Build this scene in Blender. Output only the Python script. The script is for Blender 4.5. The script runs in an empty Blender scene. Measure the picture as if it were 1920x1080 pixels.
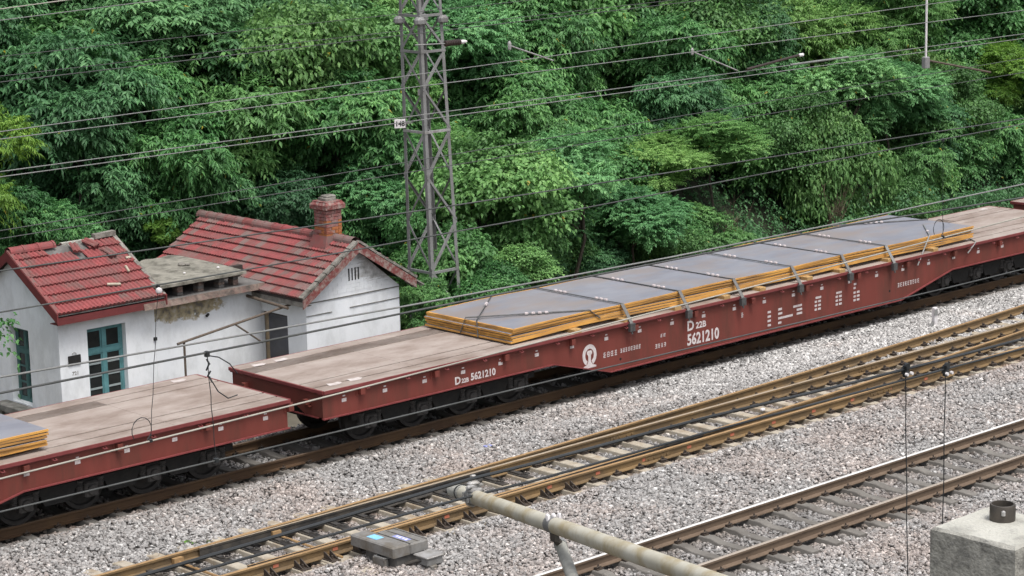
import bpy, bmesh, math, random
import numpy as np
from mathutils import Vector, Matrix, Euler
R = math.radians
random.seed(7); rng = np.random.default_rng(7)
scene = bpy.context.scene
COL = scene.collection

# ------------------------------------------------------------------ camera, sky, sun, exposure
CAM = np.array([0.0, 0.0, 11.426])
RV = np.array([0.732899, -0.679925, -0.023679]); UV = np.array([0.150031, 0.127576, 0.980416]); FV = np.array([0.663589, 0.722098, -0.19551])
FPX = 4271.1                                    # focal length in pixels of a 1920 wide picture
cam = bpy.data.cameras.new('camera'); cam_o = bpy.data.objects.new('camera', cam); COL.objects.link(cam_o)
cam.sensor_width = 36.0; cam.lens = FPX / 1920 * 36.0; cam.clip_start = 0.1; cam.clip_end = 2000
cam_o.matrix_world = Matrix(((RV[0], UV[0], -FV[0], CAM[0]), (RV[1], UV[1], -FV[1], CAM[1]), (RV[2], UV[2], -FV[2], CAM[2]), (0, 0, 0, 1)))
scene.camera = cam_o

SUN_EL, SUN_AZ = R(66), R(186)                  # azimuth clockwise from +Y: the light comes from the camera's side
world = bpy.data.worlds.new('World'); scene.world = world; world.use_nodes = True
wn = world.node_tree; wn.nodes.clear()
sky = wn.nodes.new('ShaderNodeTexSky'); sky.sky_type = 'NISHITA'; sky.sun_disc = False
sky.sun_elevation = SUN_EL; sky.sun_rotation = SUN_AZ; sky.dust_density = 5.0; sky.air_density = 1.0; sky.ozone_density = 1.0
hs = wn.nodes.new('ShaderNodeHueSaturation'); hs.inputs['Saturation'].default_value = 0.42   # a thin overcast
bg = wn.nodes.new('ShaderNodeBackground'); bg.inputs['Strength'].default_value = 0.15
wo = wn.nodes.new('ShaderNodeOutputWorld')
wn.links.new(sky.outputs[0], hs.inputs['Color']); wn.links.new(hs.outputs[0], bg.inputs['Color']); wn.links.new(bg.outputs[0], wo.inputs['Surface'])
sun = bpy.data.lights.new('sun', 'SUN'); sun.energy = 1.4; sun.angle = R(18); sun.color = (1.0, 0.985, 0.96)
sun_o = bpy.data.objects.new('sun', sun); COL.objects.link(sun_o)
sd = Vector((math.sin(SUN_AZ) * math.cos(SUN_EL), math.cos(SUN_AZ) * math.cos(SUN_EL), math.sin(SUN_EL)))
sun_o.rotation_euler = sd.to_track_quat('Z', 'Y').to_euler(); sun_o.location = (0, 0, 60)
vs = scene.view_settings; vs.view_transform = 'Standard'; vs.look = 'None'; vs.exposure = 0.48; vs.gamma = 1.0; vs.use_curve_mapping = False
scene.render.engine = 'CYCLES'
scene.cycles.max_bounces = 6; scene.cycles.diffuse_bounces = 3; scene.cycles.glossy_bounces = 2; scene.cycles.transparent_max_bounces = 4
scene.cycles.use_denoising = True

# ------------------------------------------------------------------ materials
def lin(c): return tuple(c) + (1.0,)
class NT:
    def __init__(s, m): s.t = m.node_tree; s.n = s.t.nodes
    def new(s, k, **kw):
        n = s.n.new(k)
        for a, b in kw.items(): setattr(n, a, b)
        return n
    def link(s, a, b): s.t.links.new(a, b)
def mat(name, col, col2=None, scale=6.0, rough=0.75, metal=0.0, bump=0.0, bscale=40.0, detail=6.0, dark=None, dscale=1.5, damt=0.5, spec=0.4, stretch=(1, 1, 1), ramp=(0.35, 0.65), coords='Object'):
    """A surface with colour grain (col to col2), optional larger stains (dark) and fine relief."""
    m = bpy.data.materials.new(name); m.use_nodes = True
    t = NT(m); b = t.n['Principled BSDF']
    b.inputs['Roughness'].default_value = rough; b.inputs['Metallic'].default_value = metal; b.inputs['Specular IOR Level'].default_value = spec
    tc = t.new('ShaderNodeTexCoord'); mp = t.new('ShaderNodeMapping'); mp.inputs['Scale'].default_value = stretch
    oi = t.new('ShaderNodeObjectInfo'); ad = t.new('ShaderNodeVectorMath', operation='ADD')          # so that pieces sharing a mesh do not share their grain
    t.link(tc.outputs[coords], ad.inputs[0]); t.link(oi.outputs['Location'], ad.inputs[1]); t.link(ad.outputs[0], mp.inputs['Vector'])
    out = None
    if col2 is None: b.inputs['Base Color'].default_value = lin(col)
    else:
        nz = t.new('ShaderNodeTexNoise'); nz.inputs['Scale'].default_value = scale; nz.inputs['Detail'].default_value = detail; nz.inputs['Roughness'].default_value = 0.65
        t.link(mp.outputs[0], nz.inputs['Vector'])
        rp = t.new('ShaderNodeValToRGB'); e = rp.color_ramp.elements
        e[0].position, e[1].position = ramp; e[0].color, e[1].color = lin(col), lin(col2)
        t.link(nz.outputs['Fac'], rp.inputs['Fac']); out = rp.outputs['Color']
        if dark is not None:
            n2 = t.new('ShaderNodeTexNoise'); n2.inputs['Scale'].default_value = dscale; n2.inputs['Detail'].default_value = 8; n2.inputs['Roughness'].default_value = 0.7
            t.link(mp.outputs[0], n2.inputs['Vector'])
            r2 = t.new('ShaderNodeValToRGB'); f = r2.color_ramp.elements; f[0].position = 0.46; f[1].position = 0.62
            f[0].color = (0, 0, 0, 1); f[1].color = (damt, damt, damt, 1)
            mx = t.new('ShaderNodeMix', data_type='RGBA'); mx.inputs['B'].default_value = lin(dark)
            t.link(n2.outputs['Fac'], r2.inputs['Fac']); t.link(r2.outputs['Color'], mx.inputs['Factor']); t.link(out, mx.inputs['A']); out = mx.outputs['Result']
        t.link(out, b.inputs['Base Color'])
    if bump:
        nb = t.new('ShaderNodeTexNoise'); nb.inputs['Scale'].default_value = bscale; nb.inputs['Detail'].default_value = 5
        t.link(mp.outputs[0], nb.inputs['Vector'])
        bp = t.new('ShaderNodeBump'); bp.inputs['Strength'].default_value = bump; bp.inputs['Distance'].default_value = 0.02
        t.link(nb.outputs['Fac'], bp.inputs['Height']); t.link(bp.outputs[0], b.inputs['Normal'])
    return m
M = {}
M['red'] = mat('wagon_red_paint', (0.15, 0.034, 0.025), (0.178, 0.041, 0.031), 1.2, 0.6, dark=(0.09, 0.034, 0.023), dscale=0.9, damt=0.6, stretch=(2.2, 1, 0.45))
M['red_edge'] = mat('wagon_red_edge', (0.21, 0.05, 0.05), (0.16, 0.035, 0.034), 3, 0.5)
M['deck'] = mat('wagon_floor', (0.295, 0.24, 0.208), (0.365, 0.31, 0.275), 2.2, 0.8, dark=(0.2, 0.15, 0.122), dscale=0.8, damt=0.8, bump=0.12, stretch=(0.6, 1.2, 1))
M['deck2'] = mat('wagon_floor_bare', (0.325, 0.272, 0.238), (0.405, 0.352, 0.316), 2.6, 0.8, dark=(0.22, 0.17, 0.14), dscale=1.0, damt=0.75, bump=0.12, stretch=(0.6, 1.2, 1))
M['black'] = mat('underframe_black', (0.008, 0.008, 0.008), (0.018, 0.0165, 0.015), 8, 0.75)
M['wheel'] = mat('wheel_steel', (0.016, 0.015, 0.0145), (0.032, 0.029, 0.027), 10, 0.6, metal=0.2)
M['axlebox'] = mat('axle_box_grey', (0.033, 0.031, 0.029), (0.065, 0.06, 0.057), 8, 0.7)
M['white'] = mat('white_paint', (0.72, 0.7, 0.7), (0.6, 0.56, 0.56), 15, 0.6)
M['lettering'] = mat('lettering_paint', (0.66, 0.62, 0.61), (0.52, 0.46, 0.45), 10, 0.65)
M['stencil'] = mat('stencil_paint_worn', (0.6, 0.555, 0.55), (0.42, 0.35, 0.34), 22, 0.7)
M['paint_worn'] = mat('worn_white_paint', (0.6, 0.55, 0.53), (0.4, 0.34, 0.31), 6, 0.75)
M['plate_top'] = mat('steel_plate_scale', (0.185, 0.19, 0.222), (0.245, 0.25, 0.28), 1.6, 0.5, dark=(0.25, 0.2, 0.17), dscale=0.9, damt=0.65, stretch=(0.45, 1, 1))
M['plate_edge'] = mat('steel_plate_rust', (0.68, 0.36, 0.085), (0.5, 0.245, 0.058), 3, 0.85, dark=(0.2, 0.115, 0.055), dscale=2.6, damt=0.7, stretch=(0.3, 1, 4))
M['strap'] = mat('strap_steel', (0.06, 0.06, 0.06), (0.11, 0.11, 0.11), 12, 0.55, metal=0.2)
M['strap_mid'] = mat('strap_webbing', (0.13, 0.125, 0.12), (0.19, 0.185, 0.175), 12, 0.7)
M['strap_light'] = mat('strap_wire', (0.3, 0.3, 0.29), (0.22, 0.22, 0.21), 12, 0.5, metal=0.3)
M['timber'] = mat('timber', (0.45, 0.29, 0.12), (0.32, 0.2, 0.085), 14, 0.85, bump=0.2)
M['rail_rust'] = mat('rail_rust_ochre', (0.21, 0.135, 0.06), (0.145, 0.095, 0.046), 3, 0.8, dark=(0.09, 0.066, 0.042), dscale=1.6, damt=0.65, stretch=(0.6, 1, 1))
M['rail_brown'] = mat('rail_rust_brown', (0.155, 0.11, 0.075), (0.115, 0.08, 0.055), 3, 0.75, stretch=(0.6, 1, 1))
M['rail_dark'] = mat('rail_rust_dark', (0.085, 0.048, 0.022), (0.06, 0.033, 0.017), 3, 0.8, stretch=(0.6, 1, 1))
M['rail_tan'] = mat('rail_head_tan', (0.36, 0.23, 0.11), (0.27, 0.165, 0.075), 4, 0.6, stretch=(0.5, 1, 1))
M['rail_worn'] = mat('rail_head_worn', (0.45, 0.37, 0.27), (0.38, 0.3, 0.21), 2, 0.42, metal=0.3, stretch=(0.5, 1, 1))
M['rail_sheen'] = mat('rail_head_painted_sheen', (0.74, 0.73, 0.71), (0.62, 0.6, 0.57), 2, 0.3, stretch=(0.5, 1, 1), spec=0.8)  # the polished head's sheen is painted in as a near-white base colour
M['rail_dull'] = mat('rail_head_dull', (0.4, 0.34, 0.28), (0.32, 0.27, 0.22), 2, 0.45, stretch=(0.5, 1, 1))
M['rail_black'] = mat('greased_steel', (0.03, 0.029, 0.029), (0.075, 0.066, 0.055), 4, 0.5)
M['clip'] = mat('rail_fastening', (0.035, 0.028, 0.024), (0.075, 0.055, 0.04), 14, 0.7)
M['sleeper'] = mat('sleeper_concrete', (0.145, 0.135, 0.12), (0.205, 0.19, 0.17), 5, 0.9, dark=(0.09, 0.08, 0.07), dscale=2.5, damt=0.7, bump=0.25)
M['sleeper_pale'] = mat('sleeper_concrete_pale', (0.34, 0.3, 0.235), (0.43, 0.385, 0.31), 5, 0.9, dark=(0.24, 0.175, 0.11), dscale=2.2, damt=0.7, bump=0.2)
M['ballast_bed'] = mat('ballast_bed', (0.035, 0.032, 0.029), (0.11, 0.1, 0.09), 28, 0.95, bump=0.8, bscale=30)
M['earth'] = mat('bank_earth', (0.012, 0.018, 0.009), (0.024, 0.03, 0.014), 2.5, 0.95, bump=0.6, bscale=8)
M['ground'] = mat('ground_soil', (0.09, 0.08, 0.06), (0.14, 0.125, 0.095), 1.5, 0.95, bump=0.5, bscale=9)
M['galv'] = mat('galvanised_steel', (0.2, 0.2, 0.197), (0.28, 0.28, 0.275), 4, 0.6, metal=0.1, dark=(0.12, 0.115, 0.105), dscale=2, damt=0.7)
M['galv_pale'] = mat('galvanised_fitting', (0.33, 0.325, 0.315), (0.44, 0.43, 0.42), 14, 0.5, metal=0.3, dark=(0.2, 0.18, 0.15), dscale=8, damt=0.6)
M['wire'] = mat('wire_weathered', (0.05, 0.052, 0.05), (0.085, 0.088, 0.085), 2, 0.6)
M['wire_pale'] = mat('wire_worn', (0.17, 0.172, 0.165), (0.22, 0.222, 0.215), 2, 0.55)
M['wire_bright'] = mat('contact_wire_worn', (0.4, 0.375, 0.32), (0.3, 0.28, 0.24), 2, 0.45)
M['wire_black'] = mat('wire_black', (0.015, 0.017, 0.018), (0.035, 0.038, 0.04), 2, 0.45)
M['pipe'] = mat('cantilever_tube', (0.43, 0.4, 0.315), (0.53, 0.505, 0.425), 5, 0.5, dark=(0.33, 0.255, 0.125), dscale=4.5, damt=0.75)
M['pipe_grey'] = mat('cantilever_strut', (0.30, 0.295, 0.26), (0.38, 0.37, 0.33), 7, 0.55, dark=(0.16, 0.16, 0.15), dscale=6, damt=0.7)
M['label_blue'] = mat('label_pale_blue', (0.48, 0.55, 0.65), (0.55, 0.6, 0.68), 20, 0.6)
M['porcelain'] = mat('insulator_brown', (0.05, 0.032, 0.026), (0.035, 0.024, 0.02), 6, 0.3)
M['roof_red'] = mat('roof_tile_red', (0.285, 0.068, 0.068), (0.2, 0.052, 0.052), 3.5, 0.8, dark=(0.15, 0.085, 0.078), dscale=1.8, damt=0.65, bump=0.15)
M['roof_red2'] = mat('roof_tile_dull_red', (0.24, 0.07, 0.066), (0.175, 0.06, 0.055), 4, 0.82, dark=(0.14, 0.1, 0.09), dscale=2.2, damt=0.8, bump=0.2)
M['roof_grey'] = mat('roof_tile_weathered', (0.2, 0.125, 0.115), (0.16, 0.12, 0.108), 5, 0.88, dark=(0.2, 0.075, 0.07), dscale=2.2, damt=0.75, bump=0.25)
M['roof_dark'] = mat('roof_underlay', (0.03, 0.024, 0.022), (0.055, 0.045, 0.04), 8, 0.9)
M['barge_red'] = mat('barge_board_red', (0.16, 0.032, 0.032), (0.12, 0.026, 0.026), 5, 0.75)
M['barge_worn'] = mat('barge_board_peeling', (0.2, 0.055, 0.05), (0.15, 0.045, 0.042), 6, 0.85, dark=(0.3, 0.26, 0.23), dscale=9, damt=0.9, bump=0.3)
M['mortar'] = mat('mortar_grey', (0.19, 0.175, 0.155), (0.28, 0.265, 0.235), 9, 0.95, dark=(0.08, 0.075, 0.062), dscale=3.5, damt=0.85, bump=0.5)
M['slab'] = mat('roof_slab_weathered', (0.2, 0.19, 0.158), (0.29, 0.275, 0.232), 5, 0.95, dark=(0.085, 0.08, 0.065), dscale=2.6, damt=0.9, bump=0.6, bscale=14)
M['slab_dark'] = mat('ledge_slab', (0.13, 0.125, 0.12), (0.175, 0.165, 0.155), 6, 0.9, dark=(0.075, 0.07, 0.065), dscale=2.5, damt=0.7, bump=0.3)
M['ledge_brick'] = mat('ledge_brick', (0.17, 0.105, 0.09), (0.25, 0.2, 0.165), 6, 0.95, dark=(0.07, 0.065, 0.058), dscale=4, damt=0.9, bump=0.5)
M['brick'] = mat('old_brick', (0.3, 0.1, 0.055), (0.22, 0.07, 0.045), 9, 0.9, dark=(0.3, 0.27, 0.24), dscale=7, damt=0.5, bump=0.4)
M['brick2'] = mat('old_brick_orange', (0.4, 0.145, 0.05), (0.3, 0.105, 0.045), 9, 0.9, bump=0.4)
M['brick3'] = mat('old_brick_painted', (0.23, 0.06, 0.055), (0.3, 0.2, 0.18), 8, 0.9, bump=0.4)
M['teal'] = mat('teal_window_paint', (0.085, 0.22, 0.235), (0.11, 0.27, 0.285), 9, 0.6, dark=(0.06, 0.13, 0.13), dscale=5, damt=0.5)
M['teal_dark'] = mat('teal_old_paint', (0.05, 0.115, 0.11), (0.07, 0.15, 0.14), 9, 0.65)
M['glazing_bar'] = mat('glazing_bar_grey', (0.33, 0.37, 0.37), (0.25, 0.3, 0.3), 9, 0.6)
M['glass'] = mat('dusty_glass', (0.015, 0.018, 0.018), (0.03, 0.032, 0.03), 3, 0.25, spec=0.35)
M['door'] = mat('grey_door_paint', (0.07, 0.072, 0.085), (0.09, 0.092, 0.105), 3, 0.6, dark=(0.06, 0.055, 0.05), dscale=2, damt=0.5)
M['door_ochre'] = mat('rusty_post', (0.13, 0.095, 0.055), (0.08, 0.065, 0.045), 5, 0.7)
M['rusty_pipe'] = mat('rusty_pipe', (0.085, 0.065, 0.05), (0.13, 0.1, 0.075), 9, 0.75)
M['blackboard'] = mat('black_plate', (0.012, 0.012, 0.012), (0.02, 0.02, 0.02), 9, 0.8)
M['stone_sill'] = mat('stone_sill', (0.16, 0.155, 0.14), (0.25, 0.24, 0.22), 7, 0.95, dark=(0.07, 0.075, 0.06), dscale=3, damt=0.8, bump=0.5)
M['concrete'] = mat('mast_concrete', (0.28, 0.272, 0.24), (0.385, 0.375, 0.335), 9, 0.95, dark=(0.07, 0.069, 0.065), dscale=7.5, damt=0.75, bump=0.5, bscale=60)
M['concrete_top'] = mat('mast_concrete_top', (0.42, 0.41, 0.36), (0.5, 0.49, 0.44), 12, 0.95, dark=(0.22, 0.215, 0.19), dscale=6, damt=0.7, bump=0.4, bscale=60)
M['socket'] = mat('steel_socket', (0.055, 0.05, 0.045), (0.1, 0.085, 0.07), 14, 0.5, metal=0.4)
M['machine'] = mat('point_machine_casting', (0.165, 0.16, 0.15), (0.215, 0.208, 0.197), 9, 0.65, dark=(0.12, 0.1, 0.072), dscale=4, damt=0.7)
M['machine_dark'] = mat('point_machine_base', (0.075, 0.072, 0.07), (0.1, 0.097, 0.09), 9, 0.65)
M['sky_blue'] = mat('blue_plate', (0.2, 0.5, 0.8), (0.26, 0.56, 0.85), 12, 0.5)
M['violet_blue'] = mat('blue_violet_plate', (0.24, 0.27, 0.55), (0.3, 0.33, 0.6), 12, 0.5)
M['tag'] = mat('orange_red_paint', (0.5, 0.14, 0.075), (0.42, 0.16, 0.1), 14, 0.8)
M['bark'] = mat('bark', (0.05, 0.042, 0.032), (0.085, 0.072, 0.055), 10, 0.95, bump=0.6)
M['twig'] = mat('dry_twigs', (0.1, 0.075, 0.05), (0.15, 0.115, 0.08), 10, 0.95)

def wall_mat(name, cx, cz, patch, hw=1.25, hh=0.27, cols=((0.17, 0.155, 0.135), (0.38, 0.32, 0.2), (0.5, 0.46, 0.39)), ns=4.0, sq=(1, 1, 1)):
    """Whitewash: faint grey streaks, and where it has fallen off (patch) the brown render beneath."""
    m = mat(name, (0.74, 0.765, 0.79), (0.8, 0.82, 0.835), 1.6, 0.9, dark=(0.5, 0.515, 0.515), dscale=1.7, damt=0.45, bump=0.12, bscale=25, stretch=(1, 1, 0.6))
    t = NT(m); b = t.n['Principled BSDF']; src = b.inputs['Base Color'].links[0].from_socket
    if patch:
        tc = t.new('ShaderNodeTexCoord'); sp = t.new('ShaderNodeSeparateXYZ'); t.link(tc.outputs['Object'], sp.inputs[0])
        nz = t.new('ShaderNodeTexNoise'); nz.inputs['Scale'].default_value = ns; nz.inputs['Detail'].default_value = 8; nz.inputs['Roughness'].default_value = 0.7
        mp2 = t.new('ShaderNodeMapping'); mp2.inputs['Scale'].default_value = sq; t.link(tc.outputs['Object'], mp2.inputs['Vector']); t.link(mp2.outputs[0], nz.inputs['Vector'])
        def mth(op, a, b_=0.0, clamp=False):
            n = t.new('ShaderNodeMath', operation=op); n.use_clamp = clamp
            for i, v in enumerate((a, b_)):
                if isinstance(v, (int, float)): n.inputs[i].default_value = v
                else: t.link(v, n.inputs[i])
            return n.outputs[0]
        dx = mth('DIVIDE', mth('SUBTRACT', sp.outputs['X'], cx), hw); dz = mth('DIVIDE', mth('SUBTRACT', sp.outputs['Z'], cz), hh)
        d = mth('SQRT', mth('ADD', mth('MULTIPLY', dx, dx), mth('MULTIPLY', dz, dz)))
        d = mth('ADD', d, mth('MULTIPLY', mth('SUBTRACT', nz.outputs['Fac'], 0.5), 2.2))
        msk = mth('MULTIPLY', mth('SUBTRACT', 0.95, d), 6.0, True)
        n3 = t.new('ShaderNodeTexNoise'); n3.inputs['Scale'].default_value = 7.0; n3.inputs['Detail'].default_value = 6
        t.link(tc.outputs['Object'], n3.inputs['Vector'])
        rp = t.new('ShaderNodeValToRGB'); e = rp.color_ramp.elements
        e[0].position = 0.36; e[0].color = lin(cols[0]); e[1].position = 0.66; e[1].color = lin(cols[2])
        k = rp.color_ramp.elements.new(0.5); k.color = lin(cols[1])
        t.link(n3.outputs['Fac'], rp.inputs['Fac'])
        mx = t.new('ShaderNodeMix', data_type='RGBA'); t.link(msk, mx.inputs['Factor']); t.link(src, mx.inputs['A']); t.link(rp.outputs[0], mx.inputs['B'])
        t.link(mx.outputs['Result'], b.inputs['Base Color'])
    return m
M['wall'] = wall_mat('whitewash', 0, 0, False)
M['wall_patch'] = wall_mat('whitewash_fallen', 0.72, 2.48, True, 1.15, 0.3)
M['wall_gable'] = wall_mat('whitewash_grimy', 2.05, 3.0, True, 0.75, 0.34, ((0.33, 0.33, 0.32), (0.5, 0.5, 0.49), (0.68, 0.69, 0.7)), 3.0, (1.0, 1.0, 7.0))

def leaf_mat(name, c_dark, c_mid, c_light, yellow=(0.3, 0.26, 0.03)):
    m = bpy.data.materials.new(name); m.use_nodes = True; t = NT(m); t.n.clear()
    at = t.new('ShaderNodeAttribute'); at.attribute_name = 'tone'; at.attribute_type = 'GEOMETRY'
    oi = t.new('ShaderNodeObjectInfo')
    rp = t.new('ShaderNodeValToRGB'); e = rp.color_ramp.elements
    e[0].position = 0.0; e[0].color = lin(c_dark); e[1].position = 0.9; e[1].color = lin(c_light)
    k = e.new(0.5); k.color = lin(c_mid); k2 = e.new(0.985); k2.color = lin(c_light); k3 = e.new(0.99); k3.color = lin(yellow)
    t.link(at.outputs['Fac'], rp.inputs['Fac'])
    hv = t.new('ShaderNodeHueSaturation'); mr = t.new('ShaderNodeMapRange'); mr.inputs['To Min'].default_value = 0.78; mr.inputs['To Max'].default_value = 1.2
    mh = t.new('ShaderNodeMapRange'); mh.inputs['To Min'].default_value = 0.515; mh.inputs['To Max'].default_value = 0.485; t.link(oi.outputs['Random'], mh.inputs['Value']); t.link(mh.outputs[0], hv.inputs['Hue'])
    t.link(oi.outputs['Random'], mr.inputs['Value']); t.link(mr.outputs[0], hv.inputs['Value']); t.link(rp.outputs[0], hv.inputs['Color'])
    pb = t.new('ShaderNodeBsdfPrincipled'); pb.inputs['Roughness'].default_value = 0.5; pb.inputs['Specular IOR Level'].default_value = 0.35
    tr = t.new('ShaderNodeBsdfTranslucent'); mx = t.new('ShaderNodeMixShader'); mx.inputs[0].default_value = 0.3
    t.link(hv.outputs[0], pb.inputs['Base Color']); t.link(hv.outputs[0], tr.inputs['Color'])
    o = t.new('ShaderNodeOutputMaterial'); t.link(pb.outputs[0], mx.inputs[1]); t.link(tr.outputs[0], mx.inputs[2]); t.link(mx.outputs[0], o.inputs['Surface'])
    return m
M['leaf_dark'] = leaf_mat('leaves_dark', (0.0413, 0.1177, 0.0449), (0.0857, 0.2205, 0.0838), (0.1663, 0.3583, 0.1408))
M['leaf_mid'] = leaf_mat('leaves_mid', (0.0552, 0.1505, 0.0464), (0.1166, 0.2862, 0.0877), (0.2271, 0.4505, 0.1411))
M['leaf_locust'] = leaf_mat('leaves_locust', (0.0834, 0.2140, 0.0786), (0.1515, 0.3587, 0.1353), (0.2491, 0.4975, 0.1896))
M['leaf_bright'] = leaf_mat('leaves_bright', (0.0575, 0.1539, 0.0450), (0.1127, 0.2736, 0.0800), (0.2012, 0.4104, 0.1300))
M['leaf_lime'] = leaf_mat('leaves_lime', (0.079, 0.182, 0.030), (0.143, 0.297, 0.043), (0.243, 0.419, 0.067))
M['leaf_olive'] = leaf_mat('leaves_olive', (0.0601, 0.1439, 0.0428), (0.1203, 0.2594, 0.0748), (0.2202, 0.4032, 0.1254))

def stone_mat():
    m = bpy.data.materials.new('ballast_stone'); m.use_nodes = True; t = NT(m); b = t.n['Principled BSDF']
    b.inputs['Roughness'].default_value = 0.9; b.inputs['Specular IOR Level'].default_value = 0.25
    a1 = t.new('ShaderNodeAttribute'); a1.attribute_type = 'INSTANCER'; a1.attribute_name = 'tone'
    a2 = t.new('ShaderNodeAttribute'); a2.attribute_type = 'INSTANCER'; a2.attribute_name = 'pink'
    r1 = t.new('ShaderNodeValToRGB'); e = r1.color_ramp.elements
    e[0].position = 0.0; e[0].color = (0.07, 0.064, 0.058, 1); e[1].position = 1.0; e[1].color = (0.66, 0.645, 0.62, 1)
    for p, c in ((0.25, (0.165, 0.157, 0.15, 1)), (0.6, (0.318, 0.307, 0.296, 1)), (0.85, (0.452, 0.441, 0.427, 1))):
        k = e.new(p); k.color = c
    mx = t.new('ShaderNodeMix', data_type='RGBA', blend_type='MULTIPLY'); mx.inputs['B'].default_value = (0.98, 0.875, 0.825, 1)
    t.link(a1.outputs['Fac'], r1.inputs['Fac']); t.link(r1.outputs[0], mx.inputs['A']); t.link(a2.outputs['Fac'], mx.inputs['Factor'])
    a3 = t.new('ShaderNodeAttribute'); a3.attribute_type = 'INSTANCER'; a3.attribute_name = 'rust'
    m2 = t.new('ShaderNodeMix', data_type='RGBA', blend_type='MULTIPLY'); m2.inputs['B'].default_value = (0.72, 0.55, 0.4, 1)
    t.link(mx.outputs['Result'], m2.inputs['A']); t.link(a3.outputs['Fac'], m2.inputs['Factor']); t.link(m2.outputs['Result'], b.inputs['Base Color'])
    return m
M['stone'] = stone_mat()

# ------------------------------------------------------------------ mesh helpers
class MB:
    def __init__(s): s.v = []; s.f = []; s.mi = []; s.cur = 0
    def mat(s, i): s.cur = i; return s
    def add(s, vs, fs):
        o = len(s.v); s.v += [tuple(v) for v in vs]; s.f += [tuple(o + i for i in f) for f in fs]; s.mi += [s.cur] * len(fs); return s
    def box(s, x0, x1, y0, y1, z0, z1):
        return s.add([(x0, y0, z0), (x1, y0, z0), (x1, y1, z0), (x0, y1, z0), (x0, y0, z1), (x1, y0, z1), (x1, y1, z1), (x0, y1, z1)],
                     [(0, 3, 2, 1), (4, 5, 6, 7), (0, 1, 5, 4), (1, 2, 6, 5), (2, 3, 7, 6), (3, 0, 4, 7)])
    def bbox(s, x0, x1, y0, y1, z0, z1, c=0.01):
        """a box with its four upright edges and its top edges chamfered"""
        ring = lambda i, z: [(x0 + c + i, y0 + i, z), (x1 - c - i, y0 + i, z), (x1 - i, y0 + c + i, z), (x1 - i, y1 - c - i, z), (x1 - c - i, y1 - i, z), (x0 + c + i, y1 - i, z), (x0 + i, y1 - c - i, z), (x0 + i, y0 + c + i, z)]
        return s.loft([ring(0, z0), ring(0, z1 - c), ring(c, z1)], True)
    def loft(s, rings, caps=False, closed=True):
        o = len(s.v); n = len(rings[0]); fs = []
        vs = [p for r_ in rings for p in r_]
        for i in range(len(rings) - 1):
            for j in range(n if closed else n - 1):
                k = (j + 1) % n; fs.append((i * n + j, i * n + k, (i + 1) * n + k, (i + 1) * n + j))
        if caps: fs.append(tuple(reversed(range(n)))); fs.append(tuple((len(rings) - 1) * n + j for j in range(n)))
        return s.add(vs, fs)
    def beam(s, p0, p1, w, h, up=(0, 0, 1)):
        p0, p1 = Vector(p0), Vector(p1); d = (p1 - p0).normalized(); u = Vector(up)
        if abs(d.dot(u)) > 0.98: u = Vector((0, 1, 0))
        a = d.cross(u).normalized(); b = a.cross(d).normalized()
        q = lambda p: [p - a * w / 2 - b * h / 2, p + a * w / 2 - b * h / 2, p + a * w / 2 + b * h / 2, p - a * w / 2 + b * h / 2]
        return s.loft([q(p0), q(p1)], True)
    def angle(s, p0, p1, w, t, out):
        """an L section whose corner runs p0-p1; out = the two leg directions"""
        p0, p1 = Vector(p0), Vector(p1); a, b = Vector(out[0]).normalized(), Vector(out[1]).normalized()
        q = lambda p: [p, p + a * w, p + a * w + b * t, p + a * t + b * t, p + a * t + b * w, p + b * w]
        return s.loft([q(p0), q(p1)], True)
    def tube(s, pts, r, n=8, caps=True):
        pts = [Vector(p) for p in pts]; rings = []
        rr = r if isinstance(r, (list, tuple)) else [r] * len(pts)
        for i, p in enumerate(pts):
            d = (pts[min(i + 1, len(pts) - 1)] - pts[max(i - 1, 0)]).normalized()
            u = Vector((0, 0, 1)) if abs(d.z) < 0.95 else Vector((1, 0, 0))
            a = d.cross(u).normalized(); b = a.cross(d).normalized()
            rings.append([p + (a * math.cos(k * 2 * math.pi / n) + b * math.sin(k * 2 * math.pi / n)) * rr[i] for k in range(n)])
        return s.loft(rings, caps)
    def lathe(s, prof, c, axis='Z', n=16):
        """prof = (radius, along) pairs turned about an axis through c"""
        c = Vector(c); rings = []
        for r, h in prof:
            ring = []
            for k in range(n):
                a = 2 * math.pi * k / n; x, y = r * math.cos(a), r * math.sin(a)
                ring.append(c + Vector({'Z': (x, y, h), 'Y': (x, h, y), 'X': (h, x, y)}[axis]))
            rings.append(ring)
        return s.loft(rings, True)
    def prism(s, poly, y0, y1, axis='Y'):
        """poly in (X, Z) extruded along Y, or in (Y, Z) along X"""
        if axis == 'Y': a = [(p[0], y0, p[1]) for p in poly]; b = [(p[0], y1, p[1]) for p in poly]
        elif axis == 'X': a = [(y0, p[0], p[1]) for p in poly]; b = [(y1, p[0], p[1]) for p in poly]
        else: a = [(p[0], p[1], y0) for p in poly]; b = [(p[0], p[1], y1) for p in poly]
        return s.loft([a, b], True)
    def mesh(s, name, mats, smooth=False):
        me = bpy.data.meshes.new(name); me.from_pydata(s.v, [], s.f)
        for m in (mats if isinstance(mats, (list, tuple)) else [mats]): me.materials.append(m)
        if any(s.mi): me.polygons.foreach_set('material_index', s.mi)
        bm = bmesh.new(); bm.from_mesh(me); bmesh.ops.recalc_face_normals(bm, faces=bm.faces); bm.to_mesh(me); bm.free()
        if smooth:
            me.polygons.foreach_set('use_smooth', [True] * len(me.polygons))
            me.set_sharp_from_angle(angle=R(40))
        return me
    def build(s, name, mats, parent=None, loc=(0, 0, 0), smooth=False):
        return obj(name, s.mesh(name, mats, smooth), parent, loc)
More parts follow.
